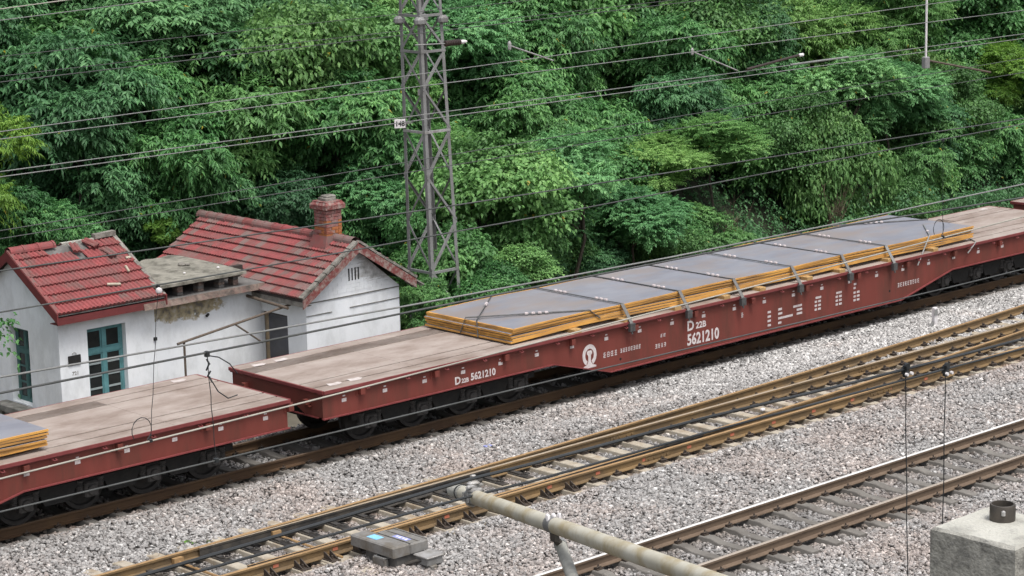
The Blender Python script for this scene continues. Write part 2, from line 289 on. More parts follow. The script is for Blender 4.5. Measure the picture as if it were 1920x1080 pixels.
def obj(name, me, parent=None, loc=(0, 0, 0), rot=(0, 0, 0)):
    o = bpy.data.objects.new(name, me); COL.objects.link(o); o.location = loc; o.rotation_euler = rot
    if parent: o.parent = parent
    return o
def tag(o, label, cat, group=None):
    o['label'] = label; o['category'] = cat
    if group: o['group'] = group
    return o
def thing(name, label, cat, loc=(0, 0, 0), group=None):
    return tag(obj(name, None, None, loc), label, cat, group)
def dup(o, parent=None, **props):
    c = o.copy(); COL.objects.link(c)
    if parent: c.parent = parent
    for ch in o.children: dup(ch, c)
    return c
def text(name, body, size, m, parent, loc, rot, align='LEFT', extrude=0.002, sx=1.0, space=1.0):
    cu = bpy.data.curves.new(name, 'FONT'); cu.body = body; cu.size = size; cu.extrude = extrude; cu.align_x = align; cu.offset = size * 0.028
    cu.space_character = space; cu.resolution_u = 3; cu.materials.append(m)
    tmp = bpy.data.objects.new(name, cu); COL.objects.link(tmp); dg = bpy.context.evaluated_depsgraph_get()
    me = bpy.data.meshes.new_from_object(tmp.evaluated_get(dg)); me.name = name
    if not me.materials: me.materials.append(m)
    bpy.data.objects.remove(tmp); o = obj(name, me, parent, loc, rot); o.scale = (sx, 1, 1); return o

def in_view(P, margin=90):
    d = P - CAM; z = d @ FV; x = 960 + FPX * (d @ RV) / z; y = 540 - FPX * (d @ UV) / z
    return (x > -margin) & (x < 1920 + margin) & (y > -margin) & (y < 1080 + margin) & (z > 1)

# ------------------------------------------------------------------ the setting
YN, YM, YW = 23.475, 28.627, 33.46              # the near rail of the near, the middle and the wagon track; rail tops are z = 0
G = 1.505
def vnoise(x, y, s, seed=0):
    """smooth value noise on numpy arrays"""
    xs, ys = x / s + 1000, y / s + 1000; xi, yi = np.floor(xs).astype(int), np.floor(ys).astype(int); fx, fy = xs - xi, ys - yi
    fx = fx * fx * (3 - 2 * fx); fy = fy * fy * (3 - 2 * fy)
    h = lambda a, b: ((np.sin(a * 127.1 + b * 311.7 + seed * 74.7) * 43758.5453) % 1.0)
    return (h(xi, yi) * (1 - fx) + h(xi + 1, yi) * fx) * (1 - fy) + (h(xi, yi + 1) * (1 - fx) + h(xi + 1, yi + 1) * fx) * fy
def bed_z(x, y):
    z = np.full_like(x, -0.235) + (vnoise(x, y, 1.3) - 0.5) * 0.07 + (vnoise(x, y, 0.35, 3) - 0.5) * 0.03
    for yr, half in ((YN + G / 2, 1.0), (YM + G / 2, 1.0), (YW + G / 2, 1.15)):
        d = np.abs(y - yr); w = np.clip((half + 0.35 - d) / 0.35, 0, 1); z = z * (1 - w) + (-0.265) * w
    mid = np.clip(1 - np.abs(y - 31.6) / 1.5, 0, 1); z = z + mid * 0.05
    mid = np.clip(1 - np.abs(y - 26.9) / 1.3, 0, 1); z = z + mid * 0.03
    for y0, w_ in ((YM - 0.52, 0.34), (YW - 0.55, 0.42)): z = z + np.clip(1 - np.abs(y - y0) / w_, 0, 1) * 0.065      # shoulders heaped over the sleeper ends
    return z
gm = MB().add([(-300, -300, -0.8), (400, -300, -0.8), (400, 400, -0.8), (-300, 400, -0.8)], [(0, 1, 2, 3)]).build('ground', M['ground']); gm['kind'] = 'structure'
nx, ny = 420, 100
gx = np.linspace(-10, 95, nx); gy = np.linspace(4, 36.2, ny); X, Y = np.meshgrid(gx, gy); Z = bed_z(X, Y) - 0.02
Z = np.where(Y > 36.0, -0.85, Z); Z = np.where(Y < 4.3, -0.85, Z)
vv = np.stack([X.ravel(), Y.ravel(), Z.ravel()], 1); ii = np.arange(nx * ny).reshape(ny, nx)
ff = np.stack([ii[:-1, :-1].ravel(), ii[:-1, 1:].ravel(), ii[1:, 1:].ravel(), ii[1:, :-1].ravel()], 1)
me = bpy.data.meshes.new('ballast_bed'); me.from_pydata(vv.tolist(), [], ff.tolist()); me.materials.append(M['ballast_bed'])
bed = obj('ballast_bed', me); bed['kind'] = 'structure'
# the bank behind: flat yard, then a steep rise
nx, ny = 150, 60
gx = np.linspace(-20, 120, nx); gy = np.linspace(41.5, 90, ny); X, Y = np.meshgrid(gx, gy)
Z = -0.85 + np.clip(Y - 43.6, 0, None) * 0.62 + np.clip((Y - 43) / 3, 0, 1) * (vnoise(X, Y, 3.0) - 0.4) * 1.2
Z = np.minimum(Z, 22 + vnoise(X, Y, 6))
vv = np.stack([X.ravel(), Y.ravel(), Z.ravel()], 1); ii = np.arange(nx * ny).reshape(ny, nx)
ff = np.stack([ii[:-1, :-1].ravel(), ii[:-1, 1:].ravel(), ii[1:, 1:].ravel(), ii[1:, :-1].ravel()], 1)
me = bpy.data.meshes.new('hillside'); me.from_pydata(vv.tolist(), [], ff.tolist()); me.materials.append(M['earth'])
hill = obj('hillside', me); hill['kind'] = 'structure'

# loose ballast: stones set on points, too many to count
def stones():
    src = bpy.data.collections.new('stone_kinds')
    for k in range(7):
        bm = bmesh.new(); bmesh.ops.create_icosphere(bm, subdivisions=1, radius=1.0)
        rr = random.Random(k)
        sc = (1.0, rr.uniform(0.62, 0.9), rr.uniform(0.5, 0.75))
        for v in bm.verts:
            v.co *= rr.uniform(0.78, 1.18); v.co = Vector((v.co.x * sc[0], v.co.y * sc[1], v.co.z * sc[2]))
        me = bpy.data.meshes.new('ballast_stone'); bm.to_mesh(me); bm.free(); me.materials.append(M['stone'])
        src.objects.link(bpy.data.objects.new('ballast_stone', me))
    P = []
    for y0, y1, dens in ((18.0, 33.3, 640), (33.3, 36.0, 300)):
        x0, x1 = 12.0, 58.0; n = int((x1 - x0) * (y1 - y0) * dens)
        q = np.stack([rng.uniform(x0, x1, n), rng.uniform(y0, y1, n)], 1)
        z = bed_z(q[:, 0], q[:, 1]); q = np.column_stack([q, z]); P.append(q[in_view(q, 240)])
    P = np.concatenate(P)
    # not on top of the sleepers and under the rails
    keep = np.ones(len(P), bool)
    for yc, hl, ph, pitch, hw in SLEEPER_BEDS:
        on = (np.abs(P[:, 1] - yc) < hl) & (np.abs(((P[:, 0] - ph + pitch / 2) % pitch) - pitch / 2) < hw)
        keep &= ~(on & (rng.random(len(P)) < 0.975))
    for yr in (YN, YN + G, YM, YM + G, YW, YW + G): keep &= np.abs(P[:, 1] - yr) > 0.085
    P = P[keep]; n = len(P)
    sc = np.clip(rng.lognormal(math.log(0.0325), 0.27, n), 0.016, 0.06)
    P[:, 2] += rng.uniform(-0.012, 0.022, n)
    incrib = np.zeros(n, bool)
    for yc in (YN + G / 2, YM + G / 2): incrib |= np.abs(P[:, 1] - yc) < 1.0
    patch = vnoise(P[:, 0], P[:, 1], 1.7, 5) * 0.6 + vnoise(P[:, 0], P[:, 1], 0.6, 6) * 0.4
    tone = rng.normal(0.58, 0.18, n); tone = np.where(incrib, tone - 0.16, tone)
    pale = np.clip((P[:, 0] - 29) / 8, 0, 1) * np.clip((P[:, 1] - 30.3) / 0.8, 0, 1)      # the newer pale stone beside the wagons
    tone = np.clip(tone + pale * 0.17 + (patch - 0.5) * 0.12, 0.02, 1.0)
    pink = np.clip((patch - 0.35) * 1.9 + rng.normal(0.08, 0.22, n) - pale * 0.75, 0, 1)
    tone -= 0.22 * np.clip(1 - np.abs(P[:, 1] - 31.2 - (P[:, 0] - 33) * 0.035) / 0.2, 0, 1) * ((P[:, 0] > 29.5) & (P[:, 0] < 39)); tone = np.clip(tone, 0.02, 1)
    rust = np.zeros(n)
    for yr, w_, k_ in ((YN, 0.45, 0.5), (YN + G, 0.45, 0.5), (YM, 0.5, 0.9), (YM + G, 0.35, 0.6), (YW, 0.5, 0.5)):
        rust = np.maximum(rust, k_ * np.clip(1 - np.abs(P[:, 1] - yr) / w_, 0, 1) * (0.4 + 1.2 * vnoise(P[:, 0], P[:, 1], 0.8, 12)))
    me = bpy.data.meshes.new('ballast'); me.from_pydata(P.tolist(), [], [])
    def at(nm, ty, arr):
        a = me.attributes.new(nm, ty, 'POINT'); a.data.foreach_set('vector' if ty == 'FLOAT_VECTOR' else 'value', arr.ravel())
    at('tone', 'FLOAT', tone); at('rust', 'FLOAT', np.clip(rust, 0, 1)); at('pink', 'FLOAT', pink); at('size', 'FLOAT', sc)
    at('turn', 'FLOAT_VECTOR', np.stack([rng.normal(0, 0.45, n), rng.normal(0, 0.45, n), rng.uniform(0, 6.28, n)], 1)); at('pick', 'INT', rng.integers(0, 7, n))
    o = obj('ballast', me); o['kind'] = 'stuff'
    ng = bpy.data.node_groups.new('scatter', 'GeometryNodeTree')
    ng.interface.new_socket('Geometry', in_out='INPUT', socket_type='NodeSocketGeometry'); ng.interface.new_socket('Geometry', in_out='OUTPUT', socket_type='NodeSocketGeometry')
    N = ng.nodes.new; L = ng.links.new
    gi, go = N('NodeGroupInput'), N('NodeGroupOutput'); ip = N('GeometryNodeInstanceOnPoints'); ci = N('GeometryNodeCollectionInfo')
    ci.inputs['Collection'].default_value = src; ci.inputs['Separate Children'].default_value = True; ci.inputs['Reset Children'].default_value = True
    def na(nm, ty):
        k = N('GeometryNodeInputNamedAttribute'); k.data_type = ty; k.inputs['Name'].default_value = nm; return k.outputs['Attribute']
    e2r = N('FunctionNodeEulerToRotation'); L(na('turn', 'FLOAT_VECTOR'), e2r.inputs[0])
    L(gi.outputs[0], ip.inputs['Points']); L(ci.outputs[0], ip.inputs['Instance']); ip.inputs['Pick Instance'].default_value = True
    L(na('pick', 'INT'), ip.inputs['Instance Index']); L(e2r.outputs[0], ip.inputs['Rotation']); L(na('size', 'FLOAT'), ip.inputs['Scale']); L(ip.outputs[0], go.inputs[0])
    md = o.modifiers.new('scatter', 'NODES'); md.node_group = ng
    return o
PITCH_N, PITCH_M, PITCH_W = 0.629, 0.613, 0.613
PH_N, PH_M, PH_W = 27.097, 26.856, 0.2
SLEEPER_BEDS = [(YN + G / 2, 1.27, PH_N, PITCH_N, 0.125), (YM + G / 2 + 0.12, 1.05, PH_M, PITCH_M, 0.145), (YW + G / 2, 0.86, PH_W, PITCH_W, 0.13)]
ballast = stones()

# ------------------------------------------------------------------ railway tracks
RAIL = [(-0.0365, 0.0), (-0.0365, -0.034), (-0.010, -0.048), (-0.0085, -0.140), (-0.030, -0.155), (-0.075, -0.166), (-0.075, -0.178),
        (0.075, -0.178), (0.075, -0.166), (0.030, -0.155), (0.0085, -0.140), (0.010, -0.048), (0.0365, -0.034), (0.0365, 0.0), (0.026, 0.004), (-0.026, 0.004)]
def rail(path, mats, parent, name='rail', taper=None, grease=None):
    """path = (x, y) points; the head's top takes the second material"""
    rings = []
    for i, (x, y) in enumerate(path):
        a = path[max(i - 1, 0)]; b = path[min(i + 1, len(path) - 1)]; d = Vector((b[0] - a[0], b[1] - a[1])).normalized(); nrm = Vector((-d.y, d.x))
        k = 1.0 if taper is None else taper[i]
        rings.append([(x + nrm.x * p[0] * k, y + nrm.y * p[0] * k, p[1]) for p in RAIL])
    mb = MB(); mb.loft(rings, True); n = len(RAIL); m = len(path) - 1
    mb.mi = [1 if (j % n) in (13, 14, 15) else 0 for j in range(m * n)] + [0, 0]
    if grease is not None: mb.mi = [2 if k == 0 and path[min(j // n, m)][0] < grease else k for j, k in enumerate(mb.mi)]
    return mb.build(name, mats, parent)
def lerp_path(pts, n=40):
    xs = np.array([p[0] for p in pts]); ys = np.array([p[1] for p in pts]); c = np.polyfit(xs, ys, min(3, len(pts) - 1)); t = np.linspace(xs[0], xs[-1], n)
    return [(float(a), float(np.polyval(c, a))) for a in t]

def sleeper_mesh(l, top_w, bot_w, dip, m, name='sleeper'):
    """a concrete sleeper: full under the rails, thinner and lower in the middle"""
    mb = MB(); rings = []
    h = l / 2
    for y, k in ((-h, 0.02), (-h + 0.25, 0.0), (-0.42, 0.0), (-0.25, dip), (0.25, dip), (0.42, 0.0), (h - 0.25, 0.0), (h, 0.02)):
        rings.append([(-bot_w / 2, y, -0.20), (bot_w / 2, y, -0.20), (top_w / 2, y, -k - 0.012), (top_w / 2 - 0.012, y, -k), (-top_w / 2 + 0.012, y, -k), (-top_w / 2, y, -k - 0.012)])
    mb.loft(rings, True); return mb.mesh(name, m)
def clip_mesh():
    """spring clip, bolt and shoulder on one side of a rail foot"""
    mb = MB()
    for s in (-1,):
        mb.box(-0.055, 0.055, s * 0.115 - 0.045, s * 0.115 + 0.045, 0.0, 0.022)
        mb.tube([(-0.05, s * 0.07, 0.03), (-0.045, s * 0.135, 0.05), (0.0, s * 0.15, 0.06), (0.045, s * 0.135, 0.05), (0.05, s * 0.07, 0.03)], 0.011, 5)
        mb.lathe([(0.022, 0.02), (0.022, 0.06), (0.013, 0.062), (0.013, 0.095)], (0, s * 0.118, 0), 'Z', 6)
    return mb.mesh('rail_clip', M['clip'])
def plate_clip_mesh(rear=1):
    """turnout baseplate with a V spring and stop block"""
    mb = MB()
    for s in (-1,):
        mb.box(-0.085, 0.085, -0.21, -0.077, 0.001, 0.014)
        mb.box(-0.07, 0.07, s * 0.135 - 0.03, s * 0.135 + 0.03, 0.014, 0.04)
        mb.prism([(-0.05, 0.04), (0.05, 0.04), (0.0, 0.105)], s * 0.12 - 0.012, s * 0.12 + 0.012)
        mb.tube([(-0.06, s * 0.085, 0.032), (-0.075, s * 0.17, 0.05), (0.0, s * 0.205, 0.055), (0.075, s * 0.17, 0.05), (0.06, s * 0.085, 0.032)], 0.013, 5)
        mb.lathe([(0.02, 0.03), (0.02, 0.09)], (0, s * 0.15, 0), 'Z', 6)
    return mb.mesh('rail_clip', M['clip'])

# near track
trk = thing('railway_track', 'main line track with polished rail heads on dark grey waisted concrete sleepers', 'railway track', (27, YN + G / 2, -0.18))
def rp(pts, o): return [(x - o[0], y - o[1]) for x, y in pts]
def rail_on(pts, mats, t, name='rail', taper=None, grease=None):
    o = rail(rp(pts, t.location), mats, t, name, taper, grease); o.location.z = 0.18; return o
rail_on([(-5, YN), (75, YN)], [M['rail_brown'], M['rail_dull']], trk); rail_on([(-5, YN + G), (75, YN + G)], [M['rail_brown'], M['rail_sheen']], trk)
sm = sleeper_mesh(2.5, 0.19, 0.28, 0.045, M['sleeper']); cm = clip_mesh()
for k in range(-22, 30):
    x = PH_N + k * PITCH_N
    s = obj('sleeper', sm, trk, (x - 27, random.uniform(-.015, .015), 0.0), (0, 0, random.uniform(-.01, .01)))
    for d in (-G / 2, G / 2):
        for q in (0, math.pi): obj('rail_clip', cm, s, (0, d, 0.0), (0, 0, q))

# middle track: a turnout, its diverging rails on the far side
trn = thing('railway_turnout', 'rusty ochre turnout with close paired rails on pale concrete bearers', 'railway track', (27, YM + G / 2, -0.18))
OB, OT, OW = M['rail_rust'], M['rail_tan'], M['rail_worn']
rail_on([(-5, YM), (80, YM)], [OB, OT], trn)                                                   # the straight stock rail
A = [(-5, YM + G - 0.02), (14, YM + G), (23.5, YM + G + 0.03), (25.6, YM + G + 0.075), (28.3, YM + G + 0.165), (32.6, YM + G + 0.37), (38.4, YM + G + 0.68), (45.2, YM + G + 1.1), (56, YM + G + 1.95)]
rail_on(lerp_path(A, 60), [OB, OT], trn)                                                       # the curved stock rail
tp = [0.25, 0.55, 0.8, 1.0] + [1.0] * 4
rail_on([(20.5, YM + G - 0.058), (22.5, YM + G - 0.062), (24.5, YM + G - 0.05), (27, YM + G - 0.02), (29, YM + G), (33, YM + G), (45, YM + G), (80, YM + G)], [OB, OW, M['rail_black']], trn, 'switch_rail', tp, -0.4)
Cc = [(20.5, YM + 0.10), (24, YM + 0.115), (28, YM + 0.165), (33.3, YM + 0.31), (36.3, YM + 0.47), (38.6, YM + 0.62), (43.1, YM + 0.98), (52, YM + 1.75)]
cp = lerp_path(Cc, 50); rail_on(cp, [OB, OT, M['rail_black']], trn, 'switch_rail', [min(1, 0.3 + i / 12) for i in range(50)], 4.0)
slm = sleeper_mesh(2.95, 0.22, 0.28, 0.0, M['sleeper_pale']); pcm = plate_clip_mesh()
slide = MB()                                                                                   # slide chair under the switch rail
slide.box(-0.08, 0.08, -0.62, 0.02, 0.002, 0.022); slide.box(-0.05, 0.05, -0.36, -0.04, 0.022, 0.05)
slide.tube([(-0.06, -0.42, 0.05), (-0.05, -0.55, 0.075), (0.03, -0.56, 0.08), (0.05, -0.44, 0.06), (0.06, -0.38, 0.05)], 0.017, 5)
slide_m = slide.mesh('slide_chair', M['rail_black'])
brace = MB()
brace.box(-0.09, 0.09, -0.28, 0.0, 0.002, 0.018)
for q in (-0.06, 0.06): brace.prism([(-0.02, 0.02), (-0.02, 0.13), (-0.05, 0.13), (-0.24, 0.03), (-0.24, 0.02)], q - 0.009, q + 0.009, 'X')
brace.lathe([(0.02, 0.0), (0.02, 0.07)], (0, -0.16, 0.01), 'Z', 6); brace_m = brace.mesh('rail_brace', M['clip'])
tagm = MB().box(-0.055, 0.055, -0.0135, -0.0095, -0.115, -0.06).mesh('painted_tag', M['tag'])
polyA = np.polyfit([p[0] for p in A], [p[1] for p in A], 3); polyC = np.polyfit([p[0] for p in Cc], [p[1] for p in Cc], 3)
for k in range(-16, 38):
    x = PH_M + k * PITCH_M
    s = obj('sleeper', slm, trn, (x - 27, 0.15 + max(0, x - 34) * 0.025, -0.0), (0, 0, random.uniform(-.006, .006)))
    yo = YM + G / 2 + s.location.y
    def pair(y):
        for q in (0, math.pi): obj('rail_clip', pcm, s, (0, y - yo, 0.0), (0, 0, q))
    if x < 28:
        obj('slide_chair', slide_m, s, (0, YM + G - yo, 0.0)); obj('rail_brace', brace_m, s, (0, YM - yo - 0.07, 0.0))
    else:
        pair(YM); pair(YM + G)
    if x > 30: pair(float(np.polyval(polyA, x)))
    if x > 36: pair(float(np.polyval(polyC, x)))
    if k % 2 == 0 and -12 < k < 20: obj('painted_tag', tagm, trn, (x - 27 + 0.24, -G / 2, 0.18))
for x in (20.05, 22.05):                                                                       # switch rods
    mb = MB(); mb.tube([(x - 27, G / 2 + 0.05, 0.06), (x - 27 + 0.02, -G / 2 - 0.35, 0.05)], 0.022, 6); mb.box(x - 27 - 0.09, x - 27 + 0.09, G / 2 - 0.12, G / 2 - 0.03, 0.02, 0.13)
    mb.build('switch_rod', M['rail_tan'], trn)
fish = MB().box(-0.33, 0.33, -0.02, -0.0115, 0.055, 0.13)
for q in (-0.25, -0.1, 0.1, 0.25): fish.lathe([(0.02, -0.035), (0.02, -0.01)], (q, 0, 0.09), 'Y', 6)
fm = fish.mesh('fishplate', M['rail_rust'])
for x, y in ((30.5, YM + G), (36.6, YM), (29.9, YM), (38.1, YM + G)): obj('fishplate', fm, trn, (x - 27, y - YM - G / 2, 0.0))

# track under the wagons
trw = thing('railway_track', 'dark rusty track that the flat wagons stand on', 'railway track', (27, YW + G / 2, -0.18))
rail_on([(-8, YW), (82, YW)], [M['rail_dark'], M['rail_brown']], trw); rail_on([(-8, YW + G), (82, YW + G)], [M['rail_dark'], M['rail_brown']], trw)
smw = sleeper_mesh(2.5, 0.19, 0.28, 0.03, M['sleeper'])
for k in range(26, 86):
    s = obj('sleeper', smw, trw, (PH_W + k * PITCH_W - 27, random.uniform(-.02, .02), 0))
    for d in (-G / 2, G / 2): obj('rail_clip', cm, s, (0, d, 0.0))

# ------------------------------------------------------------------ flat wagons
DZ, W0 = 1.34, 32.71                             # floor height; the near side's Y. Local axes: x along, y across (0 near .. 3 far)
def wheel_mesh():
    mb = MB()
    prof = [(0.08, -0.06), (0.09, 0.0), (0.2, 0.02), (0.33, 0.03), (0.35, -0.02), (0.42, -0.02), (0.425, 0.10), (0.45, 0.11), (0.45, 0.135), (0.35, 0.135), (0.33, 0.07), (0.1, 0.08)]
    return mb.lathe(prof, (0, 0, 0), 'Y', 28).mesh('wheel', M['wheel'], True)
WHEEL = wheel_mesh()
def axlebox_mesh():
    mb = MB(); mb.bbox(-0.14, 0.14, -0.09, 0.07, -0.13, 0.14, 0.03)
    mb.lathe([(0.0, -0.13), (0.085, -0.13), (0.1, -0.11), (0.1, -0.08)], (0, 0, -0.01), 'Y', 14)
    for s in (-1, 1): mb.lathe([(0.075, 0.0), (0.075, 0.04), (0.06, 0.05), (0.075, 0.06), (0.06, 0.08), (0.075, 0.10), (0.06, 0.12), (0.075, 0.14), (0.06, 0.16), (0.075, 0.18), (0.075, 0.22)], (s * 0.21, 0, -0.04), 'Z', 10)
    return mb.mesh('axle_box', M['axlebox'])
ABOX = axlebox_mesh()
def bogie(parent, x0, n=4):
    b = obj('bogie', None, parent, (x0, 1.5, 0)); pitch = 1.3
    for side in (-1, 1):
        mb = MB(); y0 = side * 0.98; L = (n - 1) * pitch
        top = [(-0.45, 0.62), (L + 0.45, 0.62), (L + 0.45, 0.5)]; bot = []
        for k in range(n):
            bot += [(k * pitch + 0.33, 0.44), (k * pitch + 0.3, 0.5), (k * pitch - 0.3, 0.5), (k * pitch - 0.33, 0.44)]
        bot = []
        for k in reversed(range(n)):
            bot += [(k * pitch + 0.3, 0.5), (k * pitch - 0.3, 0.5)]
            if k: bot += [(k * pitch - 0.38, 0.3), ((k - 1) * pitch + 0.38, 0.3)]
        mb.prism(top + bot + [(-0.45, 0.5)], y0 - 0.05, y0 + 0.05); mb.build('side_frame', M['black'], b)
        for k in range(n):
            o = obj('axle_box', ABOX, b, (k * pitch, side * 1.0, 0.43))
            if side > 0: o.rotation_euler.z = math.pi
            w = obj('wheel', WHEEL, b, (k * pitch, side * 0.7525, 0.425)); w.rotation_euler = (0, k * 0.7, 0 if side < 0 else math.pi)
            if k < n - 1:
                MB().prism([(-0.06, 0.26), (0.06, 0.26), (0.1, 0.62), (-0.1, 0.62)], y0 * 0.62 - 0.05, y0 * 0.62 + 0.05).build('brake_hanger', M['black'], b, (k * pitch + pitch / 2, 0, 0))
    for k in range(n): MB().tube([(k * pitch, -0.95, 0.425), (k * pitch, 0.95, 0.425)], 0.075, 10).build('axle', M['wheel'], b)
    MB().box(-0.3, (n - 1) * pitch + 0.3, -0.5, 0.5, 0.62, 0.78).build('bogie_frame', M['black'], b)
    return b
PROF = [(0, 0.78), (5.98, 0.78), (7.6, 0.335), (17.4, 0.335), (19.4, 0.78), (25, 0.78)]      # the fish belly's lower edge
def sill_z(x):
    for (a, b), (c, d) in zip(PROF, PROF[1:]):
        if a <= x <= c: return b + (d - b) * (x - a) / (c - a)
PANELS = {}
for (a, b) in ((0.02, 0.345), (0.405, 0.755), (0.815, 2.185), (2.245, 2.595), (2.655, 2.98)):
    for nm in ('deck', 'deck2'):
        PANELS[(a, nm)] = MB().bbox(0.002, 2.492, a, b, -0.03, 0.0, 0.004).mesh('floor_panel', M[nm])
POCKET = MB().box(-0.055, 0.055, -0.105, 0.0, -0.12, 0.0).box(-0.10, 0.10, -0.012, 0.0, -0.15, 0.02).mesh('stake_pocket', M['red'])
HOOK = MB().tube([(-0.03, -0.01, 0.0), (-0.03, -0.07, -0.02), (0.03, -0.07, -0.02), (0.03, -0.01, 0.0)], 0.012, 5).mesh('lashing_ring', M['red_edge'])
MARK = MB().box(-0.055, 0.055, -0.004, 0.0, -0.035, 0.035).box(-0.03, 0.03, -0.004, 0.0, 0.07, 0.095).mesh('painted_mark', M['stencil'])
def wagon(x0, label, lettered):
    w = thing('flat_wagon', label, 'flat wagon', (x0, W0, 0), 'flat wagons of the train')
    for side in (0, 1):
        y = lambda v: v if side == 0 else 3.0 - v
        f = lambda a, b: (min(y(a), y(b)), max(y(a), y(b)))
        mb = MB(); mb.prism([(0.02, DZ - 0.09), (0.02, 0.80), (5.98, 0.80), (7.6, 0.355), (17.4, 0.355), (19.4, 0.80), (24.98, 0.80), (24.98, DZ - 0.09)], *f(0.085, 0.10)); mb.build('side_sill', M['red'], w)
        mb = MB()
        for (a, b), (c, d) in zip(PROF, PROF[1:]):
            p = f(0.03, 0.2)
            mb.add([(a, p[0], b), (c, p[0], d), (c, p[1], d), (a, p[1], b), (a, p[0], b + 0.02), (c, p[0], d + 0.02), (c, p[1], d + 0.02), (a, p[1], b + 0.02)],
                   [(0, 3, 2, 1), (4, 5, 6, 7), (0, 1, 5, 4), (1, 2, 6, 5), (2, 3, 7, 6), (3, 0, 4, 7)])
        mb.build('lower_flange', M['red_edge'], w)
        MB().box(0, 25, *f(0.035, 0.22), DZ - 0.09, DZ - 0.072).build('upper_flange', M['red_edge'], w)
        MB().box(0, 25, *f(-0.012, 0.018), DZ - 0.06, DZ - 0.002).build('deck_edge', M['red_edge'], w)
    for end, xx in ((0, 0.0), (1, 25.0)):
        s = 1 if end == 0 else -1; f = lambda a, b: (min(xx + s * a, xx + s * b), max(xx + s * a, xx + s * b))
        mb = MB(); mb.prism([(0.1, DZ - 0.09), (2.9, DZ - 0.09), (2.9, 0.80), (2.35, 0.80), (2.1, 0.92), (0.9, 0.92), (0.65, 0.80), (0.1, 0.80)], *f(0.03, 0.05), 'X'); mb.build('end_sill', M['red'], w)
        MB().box(*f(-0.025, 0.018), 0.02, 2.98, DZ - 0.06, DZ - 0.001).build('end_edge', M['red_edge'], w)
        MB().box(*f(0.0, 0.03), 0.1, 2.9, 0.78, 0.80).build('end_flange', M['red_edge'], w)
        mb = MB()
        for yy in (0.5, 2.45):
            mb.box(*f(-0.09, 0.03), yy - 0.05, yy + 0.05, 1.02, 1.12); mb.box(*f(-0.05, 0.03), yy - 0.09, yy + 0.09, 0.98, 1.0)
        mb.build('end_bracket', M['red'], w)
        MB().tube([(xx - s * 0.05, 1.2, 1.0), (xx - s * 0.09, 1.25, 1.03), (xx - s * 0.09, 1.8, 1.03), (xx - s * 0.05, 1.85, 1.0)], 0.014, 6).build('hand_rail', M['red_edge'], w)
        mb = MB(); mb.box(*f(-0.32, 0.5), 1.4, 1.6, 0.78, 0.94); mb.bbox(*sorted((xx - s * 0.32, xx - s * 0.55)), 1.34, 1.66, 0.74, 1.0, 0.03); mb.build('coupler', M['black'], w)
        MB().tube([(xx - s * 0.02, 1.85, 0.85), (xx - s * 0.14, 1.83, 0.6), (xx - s * 0.32, 1.8, 0.52)], 0.022, 6).build('brake_hose', M['black'], w)
    MB().box(0.3, 24.7, 1.1, 1.9, 0.62, 0.9).build('centre_sill', M['black'], w)
    MB().box(0.05, 24.95, 0.22, 2.78, DZ - 0.12, DZ - 0.034).build('floor_frame', M['black'], w)
    for k in range(10):
        for i, (a, nm) in enumerate(PANELS):
            if (i % 2 == 0) == ((k * 3 + i * 7) % 5 < 3): obj('floor_panel', PANELS[(a, nm)], w, (0.02 + k * 2.496, 0, DZ))
    # every strip gets one panel per bay
    have = {}
    for c in [c for c in w.children if c.name.startswith('floor_panel')]:
        key = (round(c.location.x, 2), round(min(v.co.y for v in c.data.vertices), 2))
        if key in have: bpy.data.objects.remove(c)
        else: have[key] = 1
    for k in range(10):
        for (a, nm) in PANELS:
            key = (round(0.02 + k * 2.496, 2), round(a, 2))
            if key not in have: have[key] = 1; obj('floor_panel', PANELS[(a, nm)], w, (0.02 + k * 2.496, 0, DZ))
    for k in range(25): obj('painted_mark', MARK, w, (0.53 + k * 0.998, 0.083, 1.07))
    for k in range(14):
        obj('stake_pocket', POCKET, w, (0.92 + k * 1.853, 0.085, DZ - 0.10)); p = obj('stake_pocket', POCKET, w, (0.92 + k * 1.853, 2.915, DZ - 0.10)); p.rotation_euler.z = math.pi
    for k in range(24): obj('lashing_ring', HOOK, w, (1.03 + k * 0.998, 0.03, DZ - 0.095))
    bogie(w, 1.45); bogie(w, 25 - 1.45 - 3.9)
    for x, yy in ((0.35, 0.35), (0.85, 0.35), (0.35, 2.72), (0.9, 2.74), (24.3, 2.8)):
        MB().add([(x, yy - 0.09, DZ + 0.004), (x + 0.22, yy - 0.11, DZ + 0.004), (x + 0.34, yy - 0.02, DZ + 0.004), (x + 0.30, yy + 0.07, DZ + 0.004), (x + 0.16, yy + 0.05, DZ + 0.004), (x + 0.05, yy + 0.1, DZ + 0.004)], [(0, 1, 2, 3, 4, 5)]).build('white_paint_patch', M['paint_worn'], w)
    if lettered:
        fr = (R(90), 0, 0); ty = 0.082
        text('lettering', 'D', 0.21, M['lettering'], w, (3.3, ty, 0.85), fr); text('lettering', '22B', 0.12, M['lettering'], w, (3.48, ty, 0.855), fr); text('lettering', '5621210', 0.2, M['lettering'], w, (3.72, ty, 0.865), fr, sx=0.95)
        text('lettering', 'D', 0.3, M['lettering'], w, (9.98, ty, 0.82), fr); text('lettering', '22B', 0.19, M['lettering'], w, (10.26, ty, 0.83), fr, sx=1.1)
        text('lettering', '5621210', 0.34, M['lettering'], w, (9.98, ty, 0.50), fr, sx=0.86)
        # the emblem: a ring open at its foot round a rail section
        mb = MB(); rings = []
